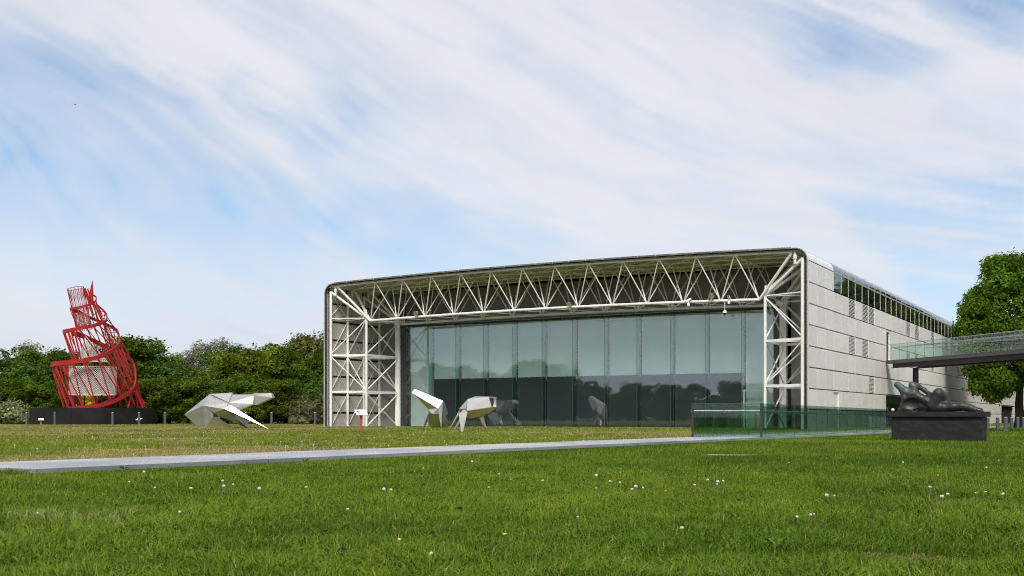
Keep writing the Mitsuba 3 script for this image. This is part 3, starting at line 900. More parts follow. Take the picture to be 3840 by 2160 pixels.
P = np.stack([X, Y, Z], -1).reshape(-1, 3)
acc = np.zeros(len(P))
KS = 18.0
for a, b in zip(ca, cb):
    d = b[:3] - a[:3]
    t_ = np.clip(((P - a[:3]) @ d) / (d @ d), 0, 1)
    r = a[3] + (b[3] - a[3]) * t_
    q = P - a[:3] - t_[:, None] * d
    dist = np.linalg.norm(q, axis=1) - r
    acc += np.exp(-np.clip(dist, -400, 400) / KS)
field = (KS * np.log(np.maximum(acc, 1e-30))).reshape(nx, ny, nz)
# hollow the front of the torso: the shadowed bowl between shoulder, arm and base
bowl = ((X - 665) / 218) ** 2 + ((Y - 600) / 148) ** 2 + ((Z + 170) / 160) ** 2
field = np.minimum(field, (np.sqrt(bowl) - 1) * 90)
gap = ((X - 770) / 120) ** 2 + ((Y - 700) / 24) ** 2 + ((Z - 30) / 400) ** 2
field = np.minimum(field, (np.sqrt(gap) - 1) * 30)


def iso(fld, org, stp):
    """surface nets: a quad mesh of the zero level of fld (inside > 0)."""
    ins = fld > 0
    nx, ny, nz = fld.shape
    corners = [(i, j, k) for i in (0, 1) for j in (0, 1) for k in (0, 1)]
    cs = np.stack([fld[i:nx - 1 + i, j:ny - 1 + j, k:nz - 1 + k] for i, j, k in corners], -1)
    cnt = (cs > 0).sum(-1)
    act = (cnt > 0) & (cnt < 8)
    num = np.zeros(act.shape + (3,)); den = np.zeros(act.shape)
    for a in range(8):
        for b in range(a + 1, 8):
            if sum(abs(p - q) for p, q in zip(corners[a], corners[b])) != 1:
                continue
            fa, fb = cs[..., a], cs[..., b]
            cr = (fa > 0) != (fb > 0)
            t = np.where(cr, fa / np.where(cr, fa - fb, 1), 0)
            for ax in range(3):
                num[..., ax] += np.where(cr, corners[a][ax] + t * (corners[b][ax] - corners[a][ax]), 0)
            den += cr
    idx = -np.ones(act.shape, int)
    idx[act] = np.arange(act.sum())
    g = np.argwhere(act)
    v = np.asarray(org) + (g + num[act] / den[act][:, None]) * np.asarray(stp)
    quads = []
    for ax in range(3):
        o1, o2 = [(1, 2), (2, 0), (0, 1)][ax]
        sl0 = [slice(None)] * 3; sl1 = [slice(None)] * 3
        sl0[ax] = slice(0, -1); sl1[ax] = slice(1, None)
        a, b = ins[tuple(sl0)], ins[tuple(sl1)]
        e = np.argwhere(a != b)
        e = e[(e[:, o1] > 0) & (e[:, o2] > 0) & (e[:, o1] < fld.shape[o1] - 1) & (e[:, o2] < fld.shape[o2] - 1)]
        d1 = np.zeros(3, int); d1[o1] = 1
        d2 = np.zeros(3, int); d2[o2] = 1
        q = np.stack([idx[tuple((e - d1 - d2).T)], idx[tuple((e - d2).T)], idx[tuple(e.T)], idx[tuple((e - d1).T)]], -1)
        flip = ins[tuple(sl0)][tuple(e.T)]
        q = np.where(flip[:, None], q, q[:, ::-1])
        quads.append(q)
    return v, np.vstack(quads)


bv, bf = iso(field, (240, 110, -190), (1840 / (nx - 1), 680 / (ny - 1), 450 / (nz - 1)))
bm = trimesh.Trimesh(bv, np.vstack([bf[:, [0, 1, 2]], bf[:, [0, 2, 3]]]), process=True)
trimesh.smoothing.filter_taubin(bm, iterations=6)
bw = np.array(bm.vertices)
sc_ = .00150
w3 = np.stack([bx0 + LX / 2 + (bw[:, 0] - 1180) * sc_ * .93, by0 + .55 + bw[:, 2] * sc_, .712 + (752 - bw[:, 1]) * sc_ * 1.03], -1)
w3[:, 2] = np.maximum(w3[:, 2], .70)
w3 += (meshkit.fbm(w3 * 9, 3, 5)[:, None] - .5) * .012
wm = trimesh.Trimesh(w3, bm.faces, process=False)
if wm.volume < 0:
    wm.invert()
k = put('bronze_reclining_figure', wm, 'bronze', smooth=True)
tag(k, 'dark bronze reclining abstract figure lying along the stone plinth', 'sculpture')
k = put('small_globe', trimesh.creation.icosphere(subdivisions=2, radius=.048), 'paper_white', smooth=True, world=T().translate([bx0 + .03, by0 + .05, .805]))
tag(k, 'small white ball on the plinth slab by the left end of the bronze', 'ball')

# ------------------------------------------------------------------ red lattice tower on its black drum
tc = CAM + FWD * 97 + RIGHT * ((355 - 1920) / 4145 * 97)
tc[2] = 0
k = thing('black_drum_plinth', 'low wide black round plinth beneath the red tower', 'plinth')
a = np.linspace(0, 2 * np.pi, 49)[:-1]
R0, HB = 5.25, 1.40
m = MB()
for i in range(12):
    aa = np.linspace(i * np.pi / 6 + .0012, (i + 1) * np.pi / 6 - .0012, 5)
    mm = MB()
    v = [[tc[0] + r * math.cos(q), tc[1] + r * math.sin(q), z] for q in aa for r in (R0 - .05, R0) for z in (-.2, HB)]
    f = []
    for j in range(4):
        b = j * 4
        f += [[b + 2, b + 6, b + 7, b + 3], [b, b + 1, b + 5, b + 4], [b + 1, b + 3, b + 7, b + 5]]
    f += [[0, 2, 3, 1], [16, 17, 19, 18]]
    put('skirt_panel', mm.raw(v, f), 'plinth_black', k, smooth=30)
put('top', MB().raw([[tc[0], tc[1], HB - .03]] + [[tc[0] + (R0 - .02) * math.cos(q), tc[1] + (R0 - .02) * math.sin(q), HB - .03] for q in a], [[0, 1 + i, 1 + (i + 1) % 48] for i in range(48)]), 'plinth_black', k)

RT = thing('red_spiral_tower', 'leaning red steel lattice tower of rising spiral bands on the black plinth', 'tower sculpture')
SP = 97 / 4145.0


def tp(u, v, d):
    return tc + RIGHT * ((u - 355) * SP) + FWD * d + np.array([0, 0, HB + (1529 - v) * SP])


from scipy.interpolate import CubicSpline
A_ = [(247, 1528, -.9), (300, 1526, -2.2), (359, 1520, -2.9), (431, 1508, -2.3), (480, 1480, -1.3), (503, 1448, -.2), (499, 1417, .6), (488, 1388, 1.3), (460, 1340, 2.3), (410, 1305, 2.7), (350, 1278, 2.4), (300, 1252, 1.6), (255, 1238, .7)]
A2 = [(236, 1234, 0), (298, 1234, -1.7), (350, 1225, -1.8), (386, 1212, -1.0), (397, 1198, -.2), (394, 1186, .4), (384, 1169, .9), (364, 1149, 1.2), (345, 1132, .9)]
B_ = [(520, 1510, 1.4), (480, 1475, 2.6), (420, 1440, 3.1), (340, 1410, 2.8), (260, 1382, 1.6), (215, 1366, .6)]
B2 = [(192, 1360, 0), (272, 1356, -2.4), (350, 1349, -2.8), (403, 1334, -2.1), (429, 1315, -1.2), (442, 1289, -.1), (440, 1269, .5), (429, 1249, 1.1), (416, 1232, 1.6), (396, 1216, 2.0), (341, 1190, 1.7), (290, 1165, .8), (266, 1153, .2)]
C2 = [(262, 1150, 0), (311, 1151, -.95), (349, 1138, -.7), (358, 1122, 0), (353, 1108, .4), (340, 1099, .5), (331, 1096, .3)]


def curve(pts, n):
    p = np.array([tp(*q) for q in pts])
    t = np.concatenate([[0], np.cumsum(np.linalg.norm(np.diff(p, axis=0), axis=1) ** .6)])
    return CubicSpline(t, p)(np.linspace(0, t[-1], n))


def band(p, h, w, name='spiral_band'):
    """a flat steel strip standing upright along p."""
    t = np.gradient(p, axis=0)
    t[:, 2] = 0
    t /= np.linalg.norm(t, axis=1, keepdims=True) + 1e-9
    s = np.stack([t[:, 1], -t[:, 0], 0 * t[:, 0]], -1)
    up = np.array([0, 0, 1.0])
    h = np.broadcast_to(h, (len(p),))[:, None]
    v = np.stack([p + s * w / 2, p - s * w / 2, p - s * w / 2 - up * h, p + s * w / 2 - up * h], 1).reshape(-1, 3)
    f = []
    for i in range(len(p) - 1):
        for j in range(4):
            k = (j + 1) % 4
            f.append([i * 4 + j, (i + 1) * 4 + j, (i + 1) * 4 + k, i * 4 + k])
    f += [[0, 1, 2, 3], [len(p) * 4 - 1, len(p) * 4 - 2, len(p) * 4 - 3, len(p) * 4 - 4]]
    return put(name, MB().raw(v, f), 'red_paint', RT)


cA, cA2, cB, cB2, cC2 = curve(A_, 70), curve(A2, 46), curve(B_, 40), curve(B2, 70), curve(C2, 34)
band(cA, np.linspace(.30, .40, 70), .12)
band(cA2, np.linspace(.36, .18, 46), .10)
band(cB, .24, .12)
band(cB2, np.linspace(.42, .24, 70), .12)
band(cC2, np.linspace(.26, .12, 34), .08)


def lean(z):
    h = (z - HB) / 10.6
    return tc + RIGHT * ((352 - 355 - 36 * h) * SP) + np.array([0, 0, z])


def inner(p, k, dz):
    c = np.array([lean(q[2]) for q in p])
    k = np.broadcast_to(k, (len(p),))[:, None]
    o = c + (p - c) * np.hstack([k, k, 1 + 0 * k])
    o[:, 2] += dz
    return o


iA, iB2, iA2, iB = inner(cA, .74, -.02), inner(cB2, .76, -.02), inner(cA2, .76, 0), inner(cB, .8, 0)
for p, h in ((iA, .12), (iB2, .12), (iA2, .09), (iB, .12)):
    band(p, h, .07, 'inner_band')
m = MB()
for o, i_, st in ((cA, iA, 4), (cB2, iB2, 4), (cA2, iA2, 4)):
    for j in range(2, len(o), st):
        m.bar(o[j] - [0, 0, .06], i_[j] - [0, 0, .05], .05, .05)
put('rung', m, 'red_paint', RT)


def post(p, q, w=.085):
    put('post', MB().bar(p, q, w, w, up=FWD), 'red_paint', RT)


def floor_at(p, q):
    """goes from p towards the floor of the plinth along the tower's lean."""
    return p


def zigzag(top, low, n, w=.085):
    """posts in a V pattern from the strip top down to the strip low."""
    a = np.linspace(0, len(top) - 1, n).round().astype(int)
    b = np.linspace(0, len(low) - 1, n).round().astype(int)
    for j in range(n):
        post(top[a[j]] - [0, 0, .25], low[b[j]] - [0, 0, .08], w)
        if j + 1 < n:
            post(top[a[j]] - [0, 0, .25], low[b[j + 1]] - [0, 0, .08], w)


# front faces: strip over strip
zigzag(cB2[2:40], inner(cA[:38], .93, 0), 10, .085)
zigzag(cA2[1:26], inner(cB2[1:40], np.linspace(.42, .88, 39), 0), 9, .065)
zigzag(cC2[1:22], inner(cA2[1:28], np.linspace(.34, .86, 27), 0), 7, .045)
# left corners: fans of posts that lean inwards to the foot
for (cu, cv, fu, fv, n, w) in ((196, 1368, 247, 1527, 6, .11), (240, 1242, 282, 1352, 5, .09), (266, 1158, 297, 1228, 4, .06)):
    for j in range(n):
        post(tp(cu + j * 9 * (1 if n > 4 else .7), cv, .25 * j), tp(fu + j * 5, fv, .3 + .3 * j - .6), w)
# back faces
zz = inner(cA[38:66], 1, 0)
for j in range(0, 28, 4):
    p = zz[j]
    post(p - [0, 0, .2], np.array([*(lean(HB)[:2] + (p - lean(p[2]))[:2] * 1.12), HB]), .07)
    if j + 4 < 28:
        q = zz[j + 4]
        post(p - [0, 0, .2], np.array([*(lean(HB)[:2] + (q - lean(q[2]))[:2] * 1.10), HB]), .05)
for j in range(0, 40, 6):
    p = cB[j]
    post(p - [0, 0, .2], np.array([*(lean(HB)[:2] + (p - lean(p[2]))[:2] * 1.05), HB]), .08)
bk = cB2[40:68]
for j in range(0, 28, 4):
    q = cA[min(44 + j * 22 // 28, 69)]
    post(bk[j] - [0, 0, .15], q, .06)
bk = cA2[26:45]
for j in range(0, 19, 4):
    post(bk[j] - [0, 0, .12], cB2[min(44 + j, 69)], .055)
# leaning spine on the right with its two feet
post(tp(531, 1530, .4), tp(503, 1455, .3), .14)
post(tp(503, 1530, .9), tp(500, 1450, .6), .12)
post(tp(488, 1530, -.6), tp(500, 1466, -.3), .12)
post(tp(486, 1448, .7), tp(330, 1098, .3), .12)
post(tp(455, 1520, 1.6), tp(326, 1080, .1), .10)
post(tp(440, 1400, .9), tp(352, 1120, .3), .08)
# top: slanted open cage and the pointed cone
ct, cbm = tp(282, 1079, 0), tp(316, 1236, 0)
ax = (ct - cbm) / np.linalg.norm(ct - cbm)
e1 = np.cross(ax, FWD); e1 /= np.linalg.norm(e1); e2 = np.cross(ax, e1)
rr = 29.5 * SP
ring = lambda c, r: [c + r * (math.cos(q) * e1 + math.sin(q) * e2) for q in np.linspace(0, 2 * np.pi, 25)]
m = MB()
m.tube(ring(ct, rr), .025, 6, caps=False)
m.tube(ring(ct * .35 + cbm * .65, rr * .97), .02, 6, caps=False)
put('cage_ring', m, 'red_paint', RT)
for q in np.linspace(0, 2 * np.pi, 15)[:-1]:
    d0 = rr * (math.cos(q) * e1 + math.sin(q) * e2)
    d1 = rr * .95 * (math.cos(q + .35) * e1 + math.sin(q + .35) * e2)
    d2 = rr * .95 * (math.cos(q - .35) * e1 + math.sin(q - .35) * e2)
    put('cage_post', MB().bar(ct + d0, cbm + d1, .04, .04), 'red_paint', RT)
    put('cage_post', MB().bar(ct + d0, cbm + d2, .025, .025), 'red_paint', RT)
put('cone', MB().tube([tp(343, 1047, .2), tp(338, 1103, .2), tp(342, 1140, .2)], [.01, .20, .10], 12), 'red_paint', RT, smooth=40)
post(tp(316, 1080, -.1), tp(338, 1138, .1), .22)
post(tp(322, 1100, .1), tp(345, 1180, .2), .16)


# white mesh drum and wedge held inside
def lattice(pfun, nu, nv, w, wrap=True):
    m = MB()
    for j in range(nv):
        for i in range(nu):
            for s in (1, -1):
                p, q = pfun(i / nu, j / nv), pfun((i + s) / nu, (j + 1) / nv)
                m.bar(p, q, w, w)
    return m


dc = tp(348, 1480, 0)
dr_ = 84 * SP
cyl = lambda a, b: dc + np.array([dr_ * math.cos(a * 2 * math.pi), dr_ * math.sin(a * 2 * math.pi), b * 104 * SP])
DR = put('mesh_drum', lattice(cyl, 64, 14, .028), 'mesh_white', RT)
for zq in (0, 1):
    put('rim', MB().tube([cyl(q, zq) for q in np.linspace(0, 1, 41)], .045, 6, caps=False), 'mesh_white', DR)
for q in (.1, .3, .45, .6, .8, .95):
    put('drum_leg', MB().tube([cyl(q, 0), [*cyl(q, 0)[:2], HB]], .06, 8), 'plinth_black', RT)
ap = tp(316, 1256, .2)
base = [tp(288, 1352, .3), tp(342, 1356, -1.0), tp(397, 1354, .3), tp(345, 1350, 1.4)]
m = MB()
m2 = MB()
for i in range(4):
    p0, p1 = base[i], base[(i + 1) % 4]
    m2.tube([p0, p1], .035, 6); m2.tube([p0, ap], .035, 6)
    n = 13
    for j in range(n):
        for s in (0, 1):
            t0, t1 = j / n, (j + 1) / n
            a0 = p0 + (p1 - p0) * t0
            m.bar(a0 + (ap - a0) * 0, (p1 if s else p0) + (ap - (p1 if s else p0)) * ((1 - t0) if s else t0 if t0 > 0 else .01) , .022, .022)
WG = put('mesh_wedge', m, 'mesh_white', RT)
put('rim', m2, 'mesh_white', WG)
m = lattice(lambda a, b: tp(318, 1219, 0) + ax * (b * 50 * SP) + 21 * SP * (math.cos(a * 2 * math.pi) * e1 + math.sin(a * 2 * math.pi) * e2), 22, 6, .016)
put('mesh_cylinder', m, 'mesh_white', RT)

# ------------------------------------------------------------------ bollards
bol = MB().tube([[0, 0, -.3], [0, 0, .90], [0, 0, .905], [0, 0, .93], [0, 0, .935], [0, 0, .97], [0, 0, 1.0]], [.10, .10, .092, .092, .10, .10, .07], 16)
bolp = ply(bol.get(), 'bollard_grey', smooth=40)
capp = ply(MB().tube([[0, 0, .985], [0, 0, 1.008], [0, 0, 1.02]], [.095, .085, .03], 16).get(), 'trim_metal', smooth=40)
for bi, (x, y) in enumerate(((-49.51, 1.88), (-47.47, 3.05), (-45.4, 4.24), (-43.32, 5.44), (-41.39, 6.54), (-39.53, 7.61), (-37.53, 8.76), (-35.62, 9.86), (-33.68, 10.97), (-31.83, 12.03), (-28.69, 13.84))):
    t = thing('bollard', ORD[bi] + ' grey bollard from the left in the row before the trees', 'bollard', 'bollards before the trees')
    z = float(lawn_z(x, y))
    put('shaft', bolp, None, t, world=T().translate([x, y, z]))
    put('cap', capp, None, t, world=T().translate([x, y, z]))
for bi, (u, Zd, s) in enumerate(((3704.6, 73, 1), (3742, 76, 1), (3773, 61, 1), (3794.5, 86, 1), (3818, 88, 1), (3838.5, 86, 1))):
    p = CAM + FWD * Zd + RIGHT * ((u - 1920) / 4145 * Zd)
    t = thing('bollard', (ORD[bi] + ' dark grey bollard to the right of the stone plinth') if bi != 2 else 'largest and nearest dark grey bollard right of the stone plinth', 'bollard', 'bollards right of the plinth')
    z = float(lawn_z(p[0], p[1]))
    h = (.60 - z)
    put('shaft', bolp, None, t, world=T().translate([p[0], p[1], z]).scale([1.15, 1.15, h]))
    put('cap', capp, None, t, world=T().translate([p[0], p[1], z]).scale([1.15, 1.15, h]))

# ------------------------------------------------------------------ small signs
def lectern(p, tilt_dir, label, post_mat, w, d, h, pw, text=False):
    t = thing('information_sign', label, 'sign')
    p = np.array([p[0], p[1], float(lawn_z(p[0], p[1]))])
    put('post', MB().tube([p - [0, 0, .15], p + [0, 0, h]], pw, 14), post_mat, t, smooth=40)
    td = np.array([*tilt_dir, 0.0]); td /= np.linalg.norm(td)     # horizontal direction towards the reader
    r = np.cross(td, [0, 0, 1.0])
    r = -r
    up = np.array([0, 0, 1.0]) * math.cos(1.0) - td * math.sin(1.0)   # up the board
    n = np.cross(r, up)
    if n[2] < 0:
        n = -n
    c = p + np.array([0, 0, h + .03])
    put('board', MB().obox(c, r * w / 2, up * d / 2, n * .008), 'sign_white', t)
    if text:
        o = c + n * .0095
        q = np.linspace(0, 2 * np.pi, 25)
        cc = o - r * w * .24
        put('symbol', MB().tube([cc + .085 * (math.cos(z) * r + 1.1 * math.sin(z) * up) for z in q], .012, 6, caps=False)
            .bar(cc + .08 * (-r + up) * .7, cc + .08 * (r - up) * .7, .022, .006, up=n), 'sign_red', t)
        hm = MB().obox(cc, r * .028, up * .035, n * .003)
        for j in range(4):
            hm.obox(cc + r * (-.021 + j * .014) + up * .05, r * .0045, up * .022, n * .003)
        hm.obox(cc + r * .036 + up * .005, r * .012, up * .006, n * .003)
        put('hand_symbol', hm, 'sign_red', t)
        lm = MB()
        for j, L in enumerate((.12, .10, .13, .11)):
            lm.obox(o + r * (w * .06 + L / 2) + up * (.075 - j * .045), r * L / 2, up * .007, n * .002)
        put('lettering', lm, 'sign_grey', t)
    return t


lectern((2.42, -20.26), -FWD[:2] * .9 + RIGHT[:2] * .35, 'white tilted sign with a red ring on a rust brown post before the left tower', 'rust_steel', .50, .42, .86, .058, True)
lectern((13.55, -1.1), RIGHT[:2] * .9 - FWD[:2] * .2, 'white tilted sign on a rust brown post seen through the glass balustrade', 'rust_steel', .34, .28, .80, .05)
pA = CAM + FWD * 90.6 + RIGHT * ((153 - 1920) / 4145 * 90.6)
lectern(pA[:2], -FWD[:2] + RIGHT[:2] * .6, 'small white lectern sign on a wooden post at the left of the black plinth', 'wood', .42, .30, .42, .04)
pB = CAM + FWD * 92.6 + RIGHT * ((520 - 1920) / 4145 * 92.6)
lectern(pB[:2], -FWD[:2] - RIGHT[:2] * .5, 'small white lectern sign behind a bollard at the right of the black plinth', 'trim_dark', .50, .30, .42, .04)
# flat stone in the lawn, scraps of litter
k = put('stone_slab_in_lawn', MB().box(25.1, 25.85, -40.7, -40.25, -.2, -.024), 'stone_slab')
tag(k, 'flat pale stone slab sunk in the green lawn near the path', 'stone slab')
k = put('plastic_scrap', MB().tube([[30.03, -54.00, .02], [30.045, -53.99, .03], [30.065, -53.995, .032], [30.075, -54.01, .028], [30.055, -54.02, .025], [30.03, -54.005, .02]], .006, 6), 'blue_plastic', smooth=50)
tag(k, 'small bright blue plastic scrap in the nearest grass', 'litter')
# far bird
bc = CAM + FWD * 160 + RIGHT * ((281 - 1920) / 4145 * 160) + np.array([0, 0, (1565.7 - 391) / 4145 * 160])
bm_ = trimesh.Trimesh([bc + RIGHT * x + FWD * y + np.array([0, 0, z]) for x, y, z in ((-.32, 0, .1), (-.1, .06, .03), (0, .16, 0), (.1, .06, .03), (.32, 0, .1), (.1, -.06, .02), (0, -.2, -.02), (-.1, -.06, .02), (0, 0, -.06), (0, 0, .06))],
                      [[0, 7, 8], [0, 8, 1], [1, 8, 2], [2, 8, 3], [3, 8, 4], [4, 8, 5], [5, 8, 6], [6, 8, 7], [0, 9, 7], [0, 1, 9], [1, 2, 9], [2, 3, 9], [3, 4, 9], [4, 5, 9], [5, 6, 9], [6, 7, 9]], process=False)
k = put('bird', bm_, 'bird_dark')
tag(k, 'tiny dark bird flying in the cloudy sky at the left', 'bird')

# ------------------------------------------------------------------ trees
def leaves(rng, centers, normals, per, spread, size, col, cvar=.25, lvar=.2, up=.35, gain=1.62, tone=None):
    """leaf-sized quads in clumps; one colour per leaf around one colour per clump."""
    n = len(centers)
    c = np.repeat(centers, per, 0)
    nn = np.repeat(normals, per, 0)
    N = len(c)
    off = rng.normal(0, 1, (N, 3)) * spread
    off -= nn * (np.sum(off * nn, 1, keepdims=True) * .45)
    p = c + off
    d = nn * .9 + rng.normal(0, .42, (N, 3)) + np.array([0, 0, up])
    d /= np.linalg.norm(d, axis=1, keepdims=True)
    a = np.cross(d, rng.normal(0, 1, (N, 3)))
    a /= np.linalg.norm(a, axis=1, keepdims=True) + 1e-9
    b = np.cross(d, a)
    s = size * rng.uniform(.6, 1.35, (N, 1))
    bend = d * s * rng.uniform(-.15, .3, (N, 1))
    v = np.stack([p - a * s, p - b * s * .55 + bend, p + a * s, p + b * s * .55 + bend], 1).reshape(-1, 3)
    i = np.arange(N) * 4
    f = np.stack([i, i + 1, i + 2, i + 3], -1)
    if tone is not None:
        gain = gain * np.repeat(tone, per, 0)[:, None]
    cc = np.array(col)[None] * gain * np.repeat(np.clip(rng.normal(1, cvar, (n, 1)), .45, 1.8), per, 0) * np.clip(rng.normal(1, lvar, (N, 1)), .4, 1.7)
    cc = cc * np.array([1, 1, 1]) + np.repeat(rng.normal(0, .012, (n, 1)), per, 0) * np.array([1, .35, 0])
    return v, f, np.repeat(np.clip(cc, .004, 1), 4, 0)


def crown(seed, lobes, nclump, per, spread, size, col, hole=.0, lobevar=.0, **kw):
    rng = np.random.default_rng(seed)
    L = np.array(lobes, float)
    area = (L[:, 3] * L[:, 4] + L[:, 4] * L[:, 5] + L[:, 3] * L[:, 5])
    pick = rng.choice(len(L), nclump, p=area / area.sum())
    d = rng.normal(0, 1, (nclump, 3))
    d /= np.linalg.norm(d, axis=1, keepdims=True)
    rad = np.where(rng.random(nclump) < .22, rng.uniform(.45, .85, nclump), rng.uniform(.82, 1.10, nclump))
    nz_ = meshkit.fbm(d * 2.3 + pick[:, None] * 3.7, 3, seed % 50)
    rad = rad * (.78 + .44 * nz_)
    c = L[pick, :3] + d * L[pick, 3:] * rad[:, None]
    nn = d / L[pick, 3:]
    nn /= np.linalg.norm(nn, axis=1, keepdims=True)
    keep = np.ones(nclump, bool)
    for l in L:
        keep &= (((c - l[:3]) / l[3:]) ** 2).sum(1) > .16
    if hole:
        keep &= meshkit.fbm(c * .9, 3, seed % 37) > hole
    keep &= c[:, 2] > .05
    tone = np.clip(np.random.default_rng(seed + 5).normal(1, lobevar, len(L)), .6, 1.5)[pick] if lobevar else np.ones(nclump)
    return leaves(rng, c[keep], nn[keep], per, spread, size, col, tone=tone[keep], **kw)


def trunk(seed, h, r, limbs, top):
    rng = np.random.default_rng(seed)
    m = MB()
    p = [np.array([0, 0, -.3])]
    for i in range(5):
        p.append(np.array([rng.normal(0, .04 * h / 6), rng.normal(0, .04 * h / 6), h * (i + 1) / 5]))
    m.tube(p, np.linspace(r, r * .55, 6) * np.array([1.35, 1, .95, .92, .9, .85]), 10)
    for i in range(limbs):
        a = rng.uniform(0, 2 * np.pi)
        z = h * rng.uniform(.55, 1.0)
        q = np.array([p[-1][0] * z / h, p[-1][1] * z / h, z])
        e = np.array([math.cos(a) * top[0] * rng.uniform(.4, .8), math.sin(a) * top[0] * rng.uniform(.4, .8), h + top[1] * rng.uniform(.15, .75)])
        mid = (q + e) / 2 + np.array([0, 0, -.06 * top[1]])
        m.tube([q, mid, e], [r * .42, r * .25, r * .07], 7)
    return m


def protos():
    out = {}
    g = [(.052, .084, .009), (.038, .066, .008), (.068, .095, .010), (.040, .072, .013), (.076, .082, .022)]
    for i in range(5):
        r = np.random.default_rng(60 + i)
        lob = [(0, 0, 3.9, 1.9, 1.9, 2.9)]
        for j in range(30):
            z = r.uniform(.5, 6.6)
            a = r.uniform(0, 6.28)
            k_ = math.sqrt(max(.05, 1 - ((z - 2.9) / 4.3) ** 2)) * r.uniform(.75, 1.1)
            q = r.uniform(.55, 1.05)
            lob.append((math.cos(a) * 2.45 * k_, math.sin(a) * 2.45 * k_, z, q, q, q * .8))
        v, f, c = crown(100 + i, lob, 1150, 12, .20, .13, g[i], lobevar=.20)
        out[i] = (ply((v, f), 'leaf', color=c), ply(trunk(70 + i, 3.0, .16, 7, (2.0, 4.0)).get(), 'bark', smooth=40))
    # slender, thinly leaved tree
    r = np.random.default_rng(91)
    lob = [(r.normal(0, .45), r.normal(0, .45), 2.2 + .62 * j, .75, .75, .7) for j in range(11)]
    v, f, c = crown(201, lob, 430, 12, .20, .10, (.13, .14, .085), hole=.36)
    out['thin'] = (ply((v, f), 'leaf', color=c), ply(trunk(92, 7.0, .09, 16, (.9, 2.0)).get(), 'bark_pale', smooth=40))
    # low bushes
    lob = [(0, 0, .7, 1.3, 1.1, .8), (.9, .2, .5, .9, .9, .6), (-.9, -.1, .6, .9, .8, .7)]
    for nm, col in (('bush', (.075, .095, .030)), ('bush_white', (.155, .165, .085)), ('bush_yellow', (.42, .34, .015)), ('bush_brown', (.090, .085, .040))):
        v, f, c = crown(211 + len(nm), lob, 330, 10, .13, .085, col, lvar=.35)
        out[nm] = (ply((v, f), 'leaf', color=c), ply(trunk(93, .5, .05, 6, (.8, .6)).get(), 'bark', smooth=40))
    return out


PR = protos()


def tree(kind, p, s, rot, name, label, cat='tree', group=None, flat=1.0):
    t = thing(name, label, cat, group)
    z = float(lawn_z(p[0], p[1])) if abs(p[0]) < 600 else 0.0
    w = T().translate([float(p[0]), float(p[1]), z]).rotate([0, 0, 1], rot).scale([s * flat, s * flat, s])
    put('crown', PR[kind][0], None, t, world=w)
    put('trunk', PR[kind][1], None, t, world=w)


def at(u, Zd):
    p = CAM + FWD * Zd + RIGHT * ((u - 1920) / 4145 * Zd)
    return p


# the belt of trees left of the gallery: (photo column, metres away, height, kind)
belt = [(-70, 112, 7.6, 0, 1.2), (10, 118, 7.2, 1, 1.3), (85, 110, 6.6, 3, 1.2), (150, 116, 8.0, 0, 1.15), (215, 120, 8.2, 2, 1.2), (285, 116, 7.6, 1, 1.2), (350, 122, 8.2, 3, 1.2), (420, 116, 8.3, 0, 1.1),
        (492, 114, 9.2, 1, 1.15), (552, 118, 8.2, 0, 1.2), (612, 112, 6.6, 3, 1.3), (668, 118, 6.3, 4, 1.3), (735, 122, 6.5, 4, 1.3), (790, 114, 6.2, 3, 1.3), (850, 118, 7.6, 0, 1.2), (905, 112, 7.4, 2, 1.2), (960, 118, 8.4, 0, 1.2),
        (1015, 114, 8.4, 2, 1.2), (1075, 118, 7.8, 1, 1.2), (1130, 113, 7.0, 0, 1.2), (1190, 118, 7.6, 2, 1.2), (1250, 116, 8.0, 1, 1.2), (1320, 120, 8.5, 0, 1.2)]
kinds = ['dense mid green tree', 'dark green tree', 'bright yellowish green tree', 'deep green bushy tree', 'olive brown tree']
rng = np.random.default_rng(8)


def place_of(u):
    for lim, w in ((60, 'above the white flowering bush at the left edge'), (130, 'above the first bollard from the left'), (190, 'just left of the red tower'), (262, 'behind the left side of the red tower'),
                   (325, 'behind the middle of the red tower'), (395, 'behind the mesh drum of the red tower'), (455, 'behind the right side of the red tower'), (525, 'just right of the red tower'),
                   (585, 'between the black plinth and the sixth bollard'), (650, 'behind the sixth bollard from the left'), (720, 'behind the tail of the crouching beast'), (770, 'behind the haunch of the crouching beast'),
                   (825, 'behind the back plate of the crouching beast'), (880, 'behind the neck of the crouching beast'), (940, 'behind the head of the crouching beast'), (1000, 'just right of the crouching beast'),
                   (1050, 'behind the second bollard from the gallery'), (1105, 'between the last two bollards'), (1160, 'left of the bollard nearest the gallery'), (1215, 'behind the bollard nearest the gallery')):
        if u < lim:
            return w
    return 'half hidden by the left edge of the gallery'


for (u, Zd, h, kd, fl) in belt:
    tree(kd, at(u, Zd), h / 7.4, rng.uniform(0, 360), 'broadleaf_tree', 'tall ' + kinds[kd] + ' ' + place_of(u), 'tree', 'tall trees of the belt', flat=fl)
